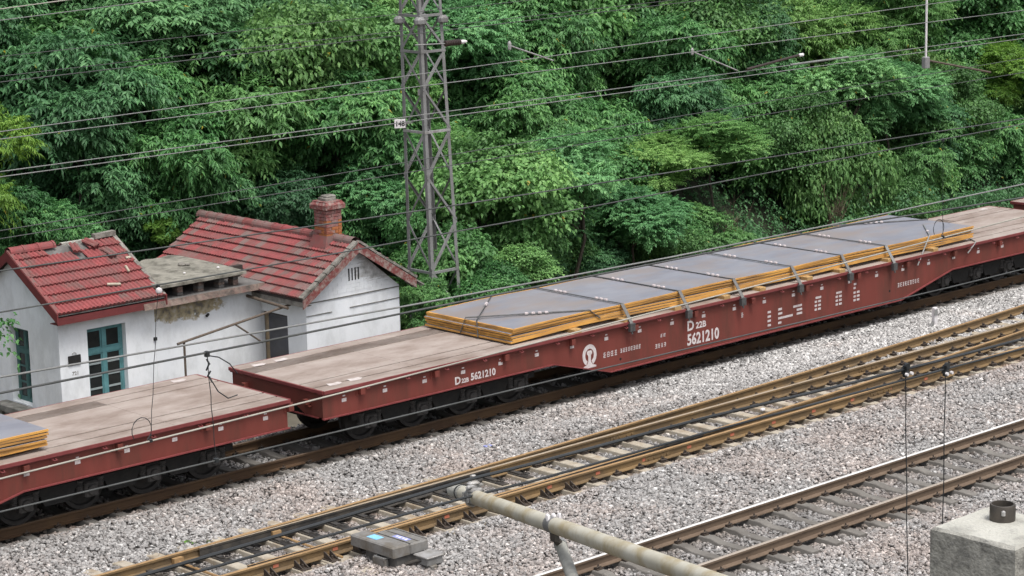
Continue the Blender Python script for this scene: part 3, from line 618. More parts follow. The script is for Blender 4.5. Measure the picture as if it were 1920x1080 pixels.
        for k in range(29):
            a = R(-62 + 304 * k / 28); r0, r1 = 0.125, 0.205
            rings.append([(r0 * math.cos(a), 0, r0 * 1.1 * math.sin(a)), (r1 * math.cos(a), 0, r1 * 1.12 * math.sin(a)), (r1 * math.cos(a), 0.003, r1 * 1.12 * math.sin(a)), (r0 * math.cos(a), 0.003, r0 * 1.1 * math.sin(a))])
        mb.loft(rings, True)
        mb.prism([(-0.075, 0.07), (-0.05, 0.1), (0.05, 0.1), (0.075, 0.07), (0.075, 0.03), (0.04, 0.0), (0.035, -0.13), (0.08, -0.2), (0.19, -0.235), (0.19, -0.27), (-0.19, -0.27), (-0.19, -0.235), (-0.08, -0.2), (-0.035, -0.13), (-0.04, 0.0), (-0.075, 0.03)], -0.001, 0.002)
        mb.build('emblem', M['lettering'], w, (7.02, ty, 0.8))
        # small stencilled lines, too blurred in the picture to read: rows of short white strokes
        def strokes(x, z, n, h, wd, gap):
            mb = MB(); rr = random.Random(int(x * 100))
            for k in range(n):
                xx = x + k * (wd + gap); t_ = wd * 0.16
                for q in (0.0, 0.42, 0.84):
                    l0 = rr.uniform(0, 0.25) * wd; mb.box(xx + l0, xx + wd - rr.uniform(0, 0.2) * wd, -0.001, 0.002, z + h * q, z + h * (q + 0.16))
                for q in sorted(rr.sample((0.05, 0.3, 0.55, 0.8), 2)):
                    for u0, u1 in ((0.17, 0.41), (0.59, 0.83)): mb.box(xx + wd * q, xx + wd * q + t_, -0.001, 0.002, z + h * u0, z + h * u1)
            mb.build('stencil_line', M['stencil'], w, (0, ty, 0))['kind'] = 'stuff'
        strokes(7.42, 0.67, 4, 0.11, 0.08, 0.03); strokes(7.92, 0.69, 8, 0.09, 0.06, 0.02); strokes(8.98, 0.6, 4, 0.09, 0.07, 0.02); strokes(9.15, 0.82, 2, 0.07, 0.07, 0.02)
        strokes(17.3, 0.66, 9, 0.1, 0.07, 0.025); strokes(11.72, 0.83, 1, 0.11, 0.09, 0.02)
        # load table: columns of short bars
        mb = MB(); B = lambda x, z, l: mb.box(x, x + l, -0.001, 0.002, z, z + 0.05)
        for z in (0.48, 0.58, 0.68, 0.78): B(12.62, z, 0.11)
        for z, l in ((0.48, 0.11), (0.585, 0.5), (0.69, 0.14), (0.79, 0.13)): B(12.98, z, l)
        for z, x, l in ((0.77, 13.5, 0.3), (0.68, 13.62, 0.19), (0.59, 13.62, 0.19)): B(x, z, l)
        for xs in ((14.25,), (15.0,), (15.65,)):
            for z in (0.58, 0.67, 0.76): B(xs[0], z, 0.08); B(xs[0] + 0.12, z, 0.1)
        for xs in (15.65, ): B(xs, 0.87, 0.08); B(xs + 0.01, 0.96, 0.09)
        for z in (0.85,): B(14.28, z, 0.2); B(15.02, z, 0.2)
        mb.build('load_table', M['stencil'], w, (0, ty, 0))
        for x in (7.93, 17.0): MB().lathe([(0.03, 0.0), (0.03, 0.003)], (x, ty + 0.001, 0.56 if x < 10 else 0.62), 'Y', 10).build('drain_hole', M['black'], w)
    return w
wagon(25.25, 'dark red fish-bellied flat wagon numbered 5621210 carrying strapped steel plates', True)
wagon(25.25 - 25.786, 'dark red flat wagon in front of the white cottage, coupled behind wagon 5621210', False)
wagon(51.24, 'red flat wagon of which only a corner shows past the far end of wagon 5621210', False)

# ------------------------------------------------------------------ load of the wagons
def plates(x0, x1, y0, y1, zs, labels, group):
    for i, ((z0, z1), lab) in enumerate(zip(zs, labels)):
        mb = MB(); j = lambda: random.uniform(-0.02, 0.02)
        a, b, c, d = x0 + j() * 2, x1 + j() * 2, y0 + j(), y1 + j()
        n = 24; rings = []
        xs = np.linspace(a, b, n)
        for k, x in enumerate(xs):
            s = 0.012 * math.sin(k * 0.9 + i); s2 = -0.03 * max(0, 1 - k / 3)
            rings.append([(x - a, 0, z0 - z1 + s + s2), (x - a, d - c, z0 - z1 + s + s2), (x - a, d - c, s + s2), (x - a, 0, s + s2)])
        mb.loft(rings, True); m = len(mb.f); mb.mi = [1 if (k % 4) == 2 and k < m - 2 else 0 for k in range(m)]
        o = mb.build('steel_plate', [M['plate_edge'], M['plate_top']], None, (a, c, z1)); tag(o, lab, 'steel plate', group)
        if i == 0:                                                     # the rusty rim round the top plate
            rim = MB(); w_, l_ = d - c, b - a
            for k in range(n - 1):
                for y_ in (0.0, w_ - 0.035): rim.add([(xs[k] - a, y_, rings[k][2][2] + 0.0015), (xs[k + 1] - a, y_, rings[k + 1][2][2] + 0.0015), (xs[k + 1] - a, y_ + 0.035, rings[k + 1][2][2] + 0.0015), (xs[k] - a, y_ + 0.035, rings[k][2][2] + 0.0015)], [(0, 1, 2, 3)])
            for k in (0, n - 2): rim.add([(xs[k] - a if k else 0, 0.036, rings[k][2][2] + 0.002), (xs[k] - a + 0.05 if not k else l_, 0.036, rings[k + 1 if k else 0][2][2] + 0.004), (xs[k] - a + 0.05 if not k else l_, w_ - 0.036, rings[k + 1 if k else 0][2][2] + 0.004), (xs[k] - a if k else 0, w_ - 0.036, rings[k][2][2] + 0.002)], [(0, 1, 2, 3)]) if not k else None
            rim.build('rusty_rim', M['plate_edge'], o)
Z6 = [(1.655, 1.690), (1.605, 1.645), (1.563, 1.601), (1.508, 1.549), (1.464, 1.504), (1.419, 1.460)]
PY0, PY1 = 32.92, 35.56
ords = ['topmost', 'second', 'third', 'fourth', 'fifth', 'lowest']
plates(30.2, 45.68, PY0, PY1, Z6, ['grey topped rusty edged steel plate, %s of the six strapped on wagon 5621210' % o for o in ords], 'steel plates on wagon 5621210')
plates(3.9, 19.5, PY0 + 0.05, PY1, Z6, ['orange rusted steel plate, %s of the pile on the wagon before the cottage' % o for o in ords], 'steel plates on the wagon by the cottage')
BX = [31.85, 33.28, 34.85, 36.42, 37.6, 39.22, 40.38, 42.15, 43.9]
onames = ['first', 'second', 'third', 'fourth', 'fifth', 'sixth', 'seventh', 'eighth', 'ninth']
for x, nm in zip(BX, onames):
    mb = MB(); mb.bbox(-0.1, 0.1, 0.0, 2.75, 0.0, 0.078, 0.008); o = mb.build('timber_bearer', M['timber'], None, (x + 0.05, PY0 - 0.19, DZ + 0.001)); o.rotation_euler.z = random.uniform(-.03, .03)
    tag(o, 'short timber bearer under the steel plates, %s along from the emblem end' % nm, 'timber', 'timber bearers under the plates')
for x, nm in ((6.0, 'hidden farther'), (18.3, 'nearer')):
    o = MB().bbox(-0.1, 0.1, 0.0, 2.6, 0.0, 0.078, 0.008).build('timber_bearer', M['timber'], None, (x, PY0 + 0.0, DZ + 0.001)); tag(o, 'timber bearer under the plates on the wagon by the cottage, %s one' % nm, 'timber', 'timber bearers by the cottage')
SX = [33.34, 35.1, 36.84, 38.8, 40.57, 42.2]
def clips(parent, p0, p1, t0, n, step=0.14, z=0.0):
    p0, p1 = Vector(p0), Vector(p1); d = (p1 - p0).normalized()
    for k in range(n):
        q = p0 + (p1 - p0) * t0 + d * step * k
        o = MB().bbox(-0.04, 0.04, -0.03, 0.03, 0.0, 0.038, 0.01).build('strap_clip', M['stencil'], parent, q); o.rotation_euler.z = math.atan2(d.y, d.x)
ZT = 1.705
for i, (x, nm) in enumerate(zip(SX, onames)):
    s = thing('lashing_strap', 'dark lashing crossing the steel plates straight, %s from the emblem end' % nm, 'strap', (x, W0, DZ), 'straight lashings over the plates')
    T = ZT - DZ; yn, yf = PY0 - W0 - 0.03, PY1 - W0 + 0.03
    top = MB(); top.box(-0.022, 0.022, yn, yf, T, T + 0.012); top.build('strap_top', M['strap'], s)
    v = MB(); v.beam((0.0, yn - 0.004, T + 0.01), (0.06, -0.045, -0.03), 0.085, 0.014, (0, -1, 0)); v.build('strap_side', M['strap_light'] if i == 5 else M['strap_mid'], s)
    h = MB(); h.box(-0.02, 0.13, -0.085, -0.015, -0.2, -0.03); h.tube([(0.05, -0.05, -0.18), (0.05, -0.07, -0.26)], 0.02, 6); h.build('tensioner', M['strap'], s)
    MB().box(-0.022, 0.022, yf, yf + 0.012, -0.02, T + 0.012).build('strap_side', M['strap'], s)
    clips(s, (0, 0.65, T + 0.012), (0, 2.4, T + 0.012), 0.0, 3); clips(s, (0, 1.9, T + 0.012), (0, 2.5, T + 0.012), 0.0, 3)
def diagonal(label, pts, c0, nclip, light=False, rad=0.012):
    s = thing('lashing_wire', label, 'lashing wire', pts[0], 'diagonal lashing wires')
    o = Vector(pts[0]); q = [Vector(p) - o for p in pts]; dd = Vector((0.03, 0.03, 0))
    m = M['strap_light'] if light else M['strap']
    for k in (0, 1): MB().tube([p + dd * k for p in q], rad, 6).build('wire_strand', m, s)
    if nclip: clips(s, q[c0], q[c0 + 1], 0.35, nclip)
    return s
T2 = ZT + 0.012
diagonal('dark lashing wire slanting across the near corner of the plates by the emblem end', [(32.7, PY0 - 0.03, 1.5), (32.4, PY0 - 0.02, T2), (30.2, 34.3, T2), (30.14, 34.4, 1.40)], 1, 4)
diagonal('dark lashing wire slanting across the back corner of the plates nearest the chimney cottage', [(32.2, PY1 + 0.02, 1.5), (32.1, PY1 + 0.02, T2), (30.2, 33.95, T2), (30.14, 33.86, 1.38)], 1, 2)
diagonal('pale lashing wire hanging down beside the far end of the plates on wagon 5621210', [(43.15, W0 - 0.05, 1.12), (43.9, PY0 - 0.03, T2), (45.0, 33.9, T2)], 1, 1, True, 0.014)
diagonal('dark lashing wire across the back corner at the far end of the plates', [(43.4, PY1 + 0.02, 1.45), (43.5, PY1 + 0.02, T2), (45.7, 34.3, T2), (45.73, 34.2, 1.42)], 1, 4)
diagonal('short pale loose wire end hanging over the wagon edge beyond the plates', [(45.15, W0 - 0.04, 1.13), (45.5, W0 - 0.02, 1.36), (45.8, W0 + 0.4, 1.36)], 0, 0, True, 0.014)

# ------------------------------------------------------------------ the cottages
GZ = -0.8
def tile_mesh(wd, ln, m, name='roof_tile'):
    """interlocking tile: x across, y up the slope, z off it; its lower edge stands proud of the tile below"""
    mb = MB(); prof = [(0, 0.004), (0.022, 0.028), (0.05, 0.028), (0.075, 0.004), (0.10, 0.001), (0.122, 0.026), (0.15, 0.026), (0.172, 0.003), (0.2, 0.002)]
    k = wd / 0.2
    lo = [(x * k, 0, z + 0.055) for x, z in prof]; hi = [(x * k, ln + 0.04, z + 0.0) for x, z in prof]; un = [(x * k, 0, z * 0.6 + 0.004) for x, z in prof]
    mb.loft([un, lo, hi], False, False)
    return mb.mesh(name, m)
def ridge_mesh(ln, m):
    mb = MB(); a = [(0, 0.13 * math.cos(t), 0.12 * math.sin(t) - 0.05) for t in [R(-5 + 190 * k / 8) for k in range(9)]]
    b = [(ln * 0.86, y * 0.94, z * 0.94) for _, y, z in a]; c = [(ln * 0.86, y * 1.08, z * 1.08 + 0.004) for _, y, z in a]; d = [(ln, y * 1.08, z * 1.08 + 0.004) for _, y, z in a]; e = [(ln, y * 0.9, z * 0.9) for _, y, z in a]
    mb.loft([a, b, c, d, e], False, False); return mb.mesh('ridge_tile', m)
def slope_frame(o, across, up):
    """rotation whose x runs along `across`, y up the slope"""
    a, u = Vector(across).normalized(), Vector(up).normalized(); n = a.cross(u)
    return Matrix(((a.x, u.x, n.x), (a.y, u.y, n.y), (a.z, u.z, n.z))).to_euler()
TILE = {k: tile_mesh(0.2, 0.3, M[k]) for k in ('roof_red', 'roof_red2', 'roof_grey')}
RIDGE = {k: ridge_mesh(0.36, M[k]) for k in ('roof_red', 'roof_red2', 'roof_grey')}
def window_part(parent, loc, rot, w, h, depth, mf, mbar, cols, rows_, transom):
    """frame with panes and glazing bars; local x across, z up, y into the wall"""
    wn_ = obj('window', None, parent, loc, rot)
    f = 0.065
    mb = MB(); mb.box(0, f, depth, depth + 0.06, 0, h); mb.box(w - f, w, depth, depth + 0.06, 0, h); mb.box(f, w - f, depth, depth + 0.06, h - f, h); mb.box(f, w - f, depth, depth + 0.06, 0, f)
    mb.box(f, w - f, depth - 0.012, depth + 0.055, transom - 0.045, transom + 0.045); mb.box(w / 2 - 0.045, w / 2 + 0.045, depth - 0.008, depth + 0.05, f, transom - 0.045); mb.box(w / 2 - 0.04, w / 2 + 0.04, depth - 0.008, depth + 0.05, transom + 0.045, h - f)
    for c in (0, 1):
        a = f + 0.003 if c == 0 else w / 2 + 0.048; b = w / 2 - 0.048 if c == 0 else w - f - 0.003
        for (z0, z1) in ((transom + 0.048, h - f - 0.003), (f + 0.003, transom - 0.048)):
            s = 0.028; mb.box(a, a + s, depth + 0.004, depth + 0.046, z0, z1); mb.box(b - s, b, depth + 0.004, depth + 0.046, z0, z1); mb.box(a + s, b - s, depth + 0.004, depth + 0.046, z1 - s, z1); mb.box(a + s, b - s, depth + 0.004, depth + 0.046, z0, z0 + s)
    mb.build('frame', mf, wn_)
    bars = MB(); n = rows_
    for c in (0, 1):
        a = f + 0.032 if c == 0 else w / 2 + 0.077; b = w / 2 - 0.077 if c == 0 else w - f - 0.032
        zs = [f + 0.03] + [f + (transom - f) * k / n for k in range(1, n)] + [transom - 0.077]
        for z in zs[1:-1]: bars.box(a, b, depth + 0.008, depth + 0.042, z - 0.02, z + 0.02)
        for z0, z1 in zip(zs, zs[1:]): MB().box(a, b, depth + 0.022, depth + 0.03, z0 + 0.0, z1).build('pane', M['glass'], wn_)
        MB().box(a, b, depth + 0.022, depth + 0.03, transom + 0.077, h - f - 0.032).build('pane', M['glass'], wn_)
    bars.build('glazing_bar', mbar, wn_)
    MB().box(0.0, w, depth + 0.35, depth + 0.36, 0, h).build('unlit_room_sheet', M['blackboard'], wn_)  # added black sheet, paints the unlit room behind the panes
    return wn_

# left cottage -------------------------------------------------
LX0, LX1, LY0, LY1 = 23.95, 26.30, 39.8, 42.85
LE, LR = 2.0, 3.07                                # wall top, ridge of the wall
cot = thing('tiled_cottage', 'small white cottage with teal window and broken red tiled ridge', 'cottage', (LX0, LY0, GZ))
lz = lambda z: z - GZ
def wall_with_hole(mb, x0, x1, z0, z1, hole, y0, y1):
    hx0, hx1, hz0, hz1 = hole
    mb.box(x0, hx0, y0, y1, z0, z1); mb.box(hx1, x1, y0, y1, z0, z1); mb.box(hx0, hx1, y0, y1, hz1, z1); mb.box(hx0, hx1, y0, y1, z0, hz0)
wx0, wx1, wz0, wz1 = 24.63 - LX0, 25.57 - LX0, lz(-0.05), lz(1.60)
mb = MB(); wall_with_hole(mb, 0, LX1 - LX0, 0, lz(LE), (wx0, wx1, wz0, wz1), 0, 0.26); mb.build('front_wall', M['wall'], cot)
gy0, gy1, gz0, gz1 = 40.98 - LY0, 41.78 - LY0, lz(-0.1), lz(1.52)
mb = MB(); D = LY1 - LY0
def rot_box(mb, y0, y1, z0, z1): mb.box(0, 0.26, y0, y1, z0, z1)
rot_box(mb, 0.26, gy0, 0, lz(LE)); rot_box(mb, gy1, D - 0.26, 0, lz(LE)); rot_box(mb, gy0, gy1, gz1, lz(LE)); rot_box(mb, gy0, gy1, 0, gz0)
mb.prism([(0.0, lz(LE)), (D, lz(LE)), (D / 2, lz(LR))], 0, 0.26, 'X'); mb.build('gable_wall', M['wall'], cot)
mb = MB(); mb.box(0, LX1 - LX0, D - 0.26, D, 0, lz(LE)); mb.box(LX1 - LX0 - 0.26, LX1 - LX0, 0.26, D - 0.26, 0, lz(LE)); mb.prism([(0.0, lz(LE)), (D, lz(LE)), (D / 2, lz(LR))], LX1 - LX0 - 0.26, LX1 - LX0, 'X'); mb.build('back_wall', M['wall'], cot)
window_part(cot, (wx0, 0, wz0), (0, 0, 0), wx1 - wx0, wz1 - wz0, 0.14, M['teal'], M['glazing_bar'], 2, 4, 1.13)
window_part(cot, (0, gy1, gz0), (0, 0, R(-90)), gy1 - gy0, gz1 - gz0, 0.16, M['teal_dark'], M['teal_dark'], 2, 3, 1.1)
mb = MB(); mb.bbox(-0.32, 0.0, gy0 - 0.22, gy1 + 0.25, gz0 - 0.16, gz0 - 0.02, 0.02); mb.build('window_sill', M['stone_sill'], cot)
mb = MB()
for k in range(5): mb.box(-0.24, -0.001, gy0 - 0.1 + k * 0.24, gy0 + 0.05 + k * 0.24, gz0 - 0.62, gz0 - 0.165)
mb.build('sill_support', M['stone_sill'], cot)
roof = obj('roof', None, cot, (0, 0, 0))
EY, EZ, RY, RZ = 39.5 - LY0, lz(2.06), (LY0 + LY1) / 2 - LY0, lz(3.13)
up = Vector((0, RY - EY, RZ - EZ)); SL = up.length; upn = up.normalized(); nrm = Vector((1, 0, 0)).cross(upn)
rx0, rx1 = 23.78 - LX0, 26.40 - LX0
rotF = slope_frame(None, (1, 0, 0), up)
mb = MB()
for s in (0, 1):
    y = (lambda v: v) if s == 0 else (lambda v: 2 * RY - v)
    a = [(rx0 + 0.02, y(EY), EZ), (rx1 - 0.02, y(EY), EZ), (rx1 - 0.02, RY, RZ), (rx0 + 0.02, RY, RZ)]; t = 0.045
    mb.add(a + [(p[0], p[1], p[2] - t) for p in a], [(0, 1, 2, 3), (7, 6, 5, 4), (0, 4, 5, 1), (1, 5, 6, 2), (2, 6, 7, 3), (3, 7, 4, 0)])
mb.build('roof_deck', M['slab_dark'], roof)
rows_, cols_ = 7, 13; tl = SL / rows_; tw = (rx1 - rx0) / cols_
missing = {(6, 5), (6, 6), (6, 7), (6, 8), (5, 7), (6, 4)}
TL = {k: tile_mesh(tw, tl, M[k]) for k in ('roof_red', 'roof_red2')}
for r_ in range(rows_):
    for c in range(cols_):
        if (r_, c) in missing: continue
        p = Vector((rx0 + c * tw, EY, EZ)) + upn * (r_ * tl) + nrm * 0.006
        o = obj('roof_tile', TL['roof_red' if random.random() < 0.8 else 'roof_red2'], roof, p, rotF)
        if r_ == 6 and c in (9, 10): o.rotation_euler.rotate_axis('Z', 0.08)
for c in range(cols_):                            # the far slope's top courses
    for r_ in (5, 6):
        p = Vector((rx1 - c * tw, 2 * RY - EY, EZ)) + Vector((0, -upn.y, upn.z)) * (r_ * tl); obj('roof_tile', TL['roof_red2'], roof, p, slope_frame(None, (-1, 0, 0), (0, -upn.y, upn.z)))
for k in range(3): obj('ridge_tile', RIDGE['roof_red'], roof, (rx0 + 0.02 + k * 0.36, RY, RZ + 0.06))
MB().beam((rx0 + 1.3, RY + 0.02, RZ + 0.02), (rx0 + 2.15, RY + 0.02, RZ + 0.015), 0.09, 0.06).build('ridge_batten', M['concrete_top'], roof)
MB().beam((rx0 + 2.1, RY, RZ + 0.08), (rx1, RY, RZ + 0.1), 0.14, 0.1).build('ridge_mortar', M['mortar'], roof)
for nm, m, x, t, dz in (('barge_board', M['barge_red'], rx0 - 0.012, 0.03, 0.0), ('barge_board', M['barge_red'], rx1 + 0.014, 0.03, 0.0)):
    for s in (0, 1):
        y = (lambda v: v) if s == 0 else (lambda v: 2 * RY - v)
        mb = MB(); a = [(x, y(EY - 0.02), EZ + 0.03), (x, RY, RZ + 0.045)]
        mb.add([(x - t / 2, y(EY - 0.03), EZ - 0.17), (x + t / 2, y(EY - 0.03), EZ - 0.17), (x + t / 2, y(EY - 0.03), EZ + 0.045), (x - t / 2, y(EY - 0.03), EZ + 0.045), (x - t / 2, RY, RZ - 0.16), (x + t / 2, RY, RZ - 0.16), (x + t / 2, RY, RZ + 0.055), (x - t / 2, RY, RZ + 0.055)],
               [(0, 1, 2, 3), (7, 6, 5, 4), (0, 4, 5, 1), (1, 5, 6, 2), (2, 6, 7, 3), (3, 7, 4, 0)])
        mb.build(nm, m, roof)
for x, m in ((rx0 + 0.03, M['roof_red2']), (rx1 - 0.03, M['mortar'])):
    MB().beam((x, EY, EZ + 0.055), (x, RY, RZ + 0.06), 0.09, 0.035, nrm).build('verge_capping', m, roof)
mb = MB(); mb.box(rx0, rx1, EY + 0.03, 0.0, EZ - 0.2, EZ - 0.185); mb.box(rx0, rx1, EY, EY + 0.028, EZ - 0.2, EZ - 0.02); mb.build('eaves_board', M['barge_red'], roof)

# plate and faded numbers on the cottage's front
bd = obj('notice_plate', MB().bbox(0, 0.3, -0.025, 0.0, 0, 0.2, 0.008).mesh('notice_plate', M['blackboard']), None, (24.14, LY0 - 0.002, 0.92)); tag(bd, 'small black plate on the white wall beside the teal window', 'wall plate')
MB().tube([(0.1, -0.012, 0.2), (0.11, -0.014, 0.245), (0.15, -0.015, 0.262), (0.19, -0.014, 0.245), (0.2, -0.012, 0.2)], 0.008, 6).build('hanger', M['galv_pale'], bd)
text('faded_number', '721', 0.11, M['galv_pale'], cot, (24.22 - LX0, -0.003, lz(0.70)), (R(90), 0, 0), extrude=0.001)
ho = tag(MB().box(-0.035, 0.035, -0.04, 0.0, -0.035, 0.035).build('wall_socket', M['blackboard'], None, (26.28, LY0 - 0.001, 1.13)), 'small black socket on the white wall between window and fallen plaster', 'socket')
ho2 = tag(MB().tube([(-0.03, -0.06, 0), (0.05, -0.01, 0.02)], 0.03, 8).build('pipe_stub', M['blackboard'], None, (27.62, LY0 - 0.001, 1.42)), 'short dark pipe stub poking from the wall under the ledge', 'pipe')
# loose pieces lying on the roof
def on_roof(x, t): return Vector((LX0, LY0, GZ)) + Vector((x - LX0, EY, EZ)) + upn * (t * SL) + nrm * 0.06
for x, t, a, b, m, lab in ((26.02, 0.46, 0.05, 0.2, M['sleeper_pale'], 'pale broken batten lying up the slope of the left roof'), (25.45, 0.27, 0.3, 0.06, M['sleeper_pale'], 'pale broken batten lying along the lower rows of the left roof'), (26.25, 0.62, 0.12, 0.06, M['sleeper_pale'], 'short pale tile splinter below the verge of the left roof')):
    o = MB().bbox(-a / 2, a / 2, -b / 2, b / 2, 0, 0.035, 0.006).build('broken_batten', m, None, on_roof(x, t), ); o.rotation_euler = rotF; o.rotation_euler.rotate_axis('Z', random.uniform(-.3, .3)); tag(o, lab, 'debris', 'loose pieces on the left roof')
for x, t, rz, lab in ((25.95, 0.66, 0.15, 'slipped red tile lying askew in the middle of the left roof'), (25.22, 0.82, -0.25, 'slipped red tile lying just below the bare ridge'), (25.75, 0.83, 0.4, 'broken dull red tile under the bare ridge batten')):
    o = obj('slipped_tile', TL['roof_red2'], None, on_roof(x, t) - Vector((0.1, 0, 0)) + nrm * 0.015); o.rotation_euler = rotF; o.rotation_euler.rotate_axis('Z', rz); tag(o, lab, 'roof tile', 'slipped tiles on the left roof')

# middle flat-roofed shed --------------------------------------
SX0, SX1 = 26.303, 29.085
shed = thing('flat_roofed_shed', 'white shed with flat cracked concrete roof and peeling plaster between the tiled cottages', 'shed', (SX0, LY0, GZ))
mb = MB(); mb.box(0, SX1 - SX0, 0, 0.25, 0, lz(1.84)); mb.box(0.0, 0.2, 0.25, 3.0, 0, lz(1.84)); mb.box(0.2, SX1 - SX0, 2.8, 3.0, 0, lz(1.84)); mb.build('wall', M['wall_patch'], shed)
mb = MB(); n = 14; rings = []
for k in range(n):
    x = -0.45 + (SX1 - SX0 + 0.35) * k / (n - 1); q = 0.012 * random.uniform(-1, 1)
    rings.append([(x, -0.33 + q, lz(1.845)), (x, 0.6, lz(1.845)), (x, 0.6, lz(1.99)), (x, -0.31 - q, lz(1.985) + q * 0.6)])
mb.loft(rings, True); m_ = len(mb.f); mb.mi = [1 if k % 4 == 2 and k < m_ - 2 else 0 for k in range(m_)]; mb.build('ledge', [M['ledge_brick'], M['slab_dark']], shed)
n = 12; mb = MB(); rings = []
for k in range(n):
    x = -0.05 + (SX1 - SX0 - 0.52) * k / (n - 1); q = random.uniform(-.025, .025)
    rings.append([(x, -0.30 + q * 0.5, lz(2.24)), (x, 2.35 + q, lz(2.26)), (x, 2.35 + q, lz(2.34) + q), (x, 1.3, lz(2.345) + q * .7), (x, 0.5, lz(2.325) - q * .6), (x, -0.30 + q * 0.5, lz(2.30))])
mb.loft(rings, True); mb.build('roof_slab', M['slab'], shed)
for x in (0.04, 0.6, 1.14, 1.68, 2.05):
    p = obj('pier', None, shed, (x, -0.12, lz(1.992)))
    for k in range(4): MB().bbox(-0.07 + random.uniform(-.008, .008), 0.07, 0, 0.2, k * 0.0615, k * 0.0615 + 0.0555, 0.006).build('brick', M[random.choice(('ledge_brick', 'slab_dark', 'ledge_brick'))], p)
MB().box(0.0, SX1 - SX0, 0.62, 0.75, lz(1.842), lz(2.24)).build('inner_wall', M['roof_dark'], shed)
for x, y, s_ in ((1.5, 1.1, 0.09), (1.62, 1.05, 0.06), (0.7, 1.6, 0.05), (1.05, 0.35, 0.03), (1.9, 0.3, 0.035)):
    o = MB().lathe([(s_ * 0.6, 0), (s_, s_ * 0.4), (s_ * 0.8, s_ * 0.8), (s_ * 0.2, s_)], (0, 0, 0), 'Z', 7).build('rubble', M['mortar'] if s_ > 0.04 else M['white'], None, (SX0 + x, LY0 + y, 2.335)); tag(o, 'small lump of rubble lying on the flat concrete shed roof', 'rubble', 'rubble on the flat shed roof')

# right cottage ------------------------------------------------
RX0, RX1, RY0, RY1 = 29.09, 31.70, 38.2, 43.5
RE, RRZ = 1.68, 2.74; RMX = 30.40
rc = thing('tiled_cottage', 'white gabled cottage with brick chimney and patchy red and grey roof tiles', 'cottage', (RX0, RY0, GZ))
Wd, Dp, mx_ = RX1 - RX0, RY1 - RY0, RMX - RX0
mb = MB(); mb.prism([(0, 0), (Wd, 0), (Wd, lz(RE)), (mx_, lz(RRZ)), (0, lz(RE))], 0, 0.24); mb.build('gable_wall', M['wall_gable'], rc)
dy0, dy1, dz1 = 38.87 - RY0, 39.795 - RY0, lz(1.30)
mb = MB(); mb.box(0, 0.24, 0.24, dy0, 0, lz(RE)); mb.box(0, 0.24, dy0, dy1, dz1, lz(RE)); mb.box(0, 0.24, dy1, Dp, 0, lz(RE)); mb.build('side_wall', M['wall'], rc)
mb = MB(); mb.box(Wd - 0.24, Wd, 0.24, Dp, 0, lz(RE)); mb.box(0.24, Wd - 0.24, Dp - 0.24, Dp, 0, lz(RE)); mb.prism([(0.24, lz(RE)), (Wd - 0.24, lz(RE)), (mx_, lz(RRZ) - 0.1)], Dp - 0.24, Dp); mb.build('back_wall', M['wall'], rc)
dr = obj('door', None, rc, (0, 0, 0))
MB().box(0.1, 0.15, dy0 + 0.05, dy1 - 0.05, 0.05, dz1 - 0.05).build('door_leaf', M['door'], dr)
mb = MB(); mb.box(0.07, 0.17, dy0, dy0 + 0.05, 0.02, dz1); mb.box(0.07, 0.17, dy1 - 0.05, dy1, 0.02, dz1); mb.box(0.07, 0.17, dy0 + 0.05, dy1 - 0.05, dz1 - 0.05, dz1); mb.build('door_frame', M['roof_dark'], dr)
MB().box(0.092, 0.1, dy0 + 0.12, dy1 - 0.12, 0.25, 1.0).build('door_panel', M['door'], dr); MB().box(0.092, 0.1, dy0 + 0.12, dy1 - 0.12, 1.12, dz1 - 0.14).build('door_panel', M['door'], dr)
MB().tube([(0.1, dy0 + 0.11, 1.0), (0.05, dy0 + 0.11, 1.0), (0.05, dy0 + 0.2, 1.0)], 0.012, 6).build('handle', M['galv'], dr)
mb = MB()                                        # whitewashed brick courses that stand a little proud on the gable
for k in range(30, 41):
    z = 0.02 + k * 0.084
    for j in range(12):
        x = -0.10 + j * 0.245 + (0.12 if k % 2 else 0)
        a, b = max(x, 0.012), min(x + 0.237, Wd - 0.012)
        zt = z + 0.076; lim = lambda xx: lz(RE) + (RRZ - RE) * (xx / mx_ if xx < mx_ else (Wd - xx) / (Wd - mx_))
        if b - a > 0.06 and zt < min(lim(a), lim(b)) - 0.03: mb.box(a, b, -0.004 - random.uniform(0, 0.003), 0.001, z, zt)
o = mb.build('brick_courses', M['wall_gable'], rc); o['kind'] = 'stuff'
mb = MB(); mb.box(-0.004, Wd + 0.004, -0.02, 0.0, lz(1.64), lz(1.66)); mb.box(1.2, Wd + 0.003, -0.017, 0.0, lz(1.385), lz(1.4)); mb.box(0.0, 0.7, -0.017, 0.0, lz(1.365), lz(1.38)); mb.build('string_course', M['stone_sill'], rc)
for k in range(4): MB().box(30.28 + k * 0.088 - RX0, 30.28 + k * 0.088 + 0.03 - RX0, -0.0135, -0.001, lz(1.98), lz(2.25)).build('vent_slot', M['blackboard'], rc)
roof = obj('roof', None, rc, (0, 0, 0))
rEz, rRz = lz(1.80), lz(2.82); ex0, ex1 = 28.84 - RX0, 32.0 - RX0; ry0, ry1 = -0.24, Dp + 0.2
upL = Vector((mx_ - ex0, 0, rRz - rEz)); SLr = upL.length; uL = upL.normalized(); acL = Vector((0, -1, 0)); nL = acL.cross(uL); rotL = slope_frame(None, acL, uL)
mb = MB()
for (xe) in (ex0, ex1):
    a = [(xe, ry0 + 0.02, rEz), (xe, ry1 - 0.02, rEz), (mx_, ry1 - 0.02, rRz), (mx_, ry0 + 0.02, rRz)]; t = 0.05
    mb.add(a + [(p[0], p[1], p[2] - t) for p in a], [(0, 1, 2, 3), (7, 6, 5, 4), (0, 4, 5, 1), (1, 5, 6, 2), (2, 6, 7, 3), (3, 7, 4, 0)])
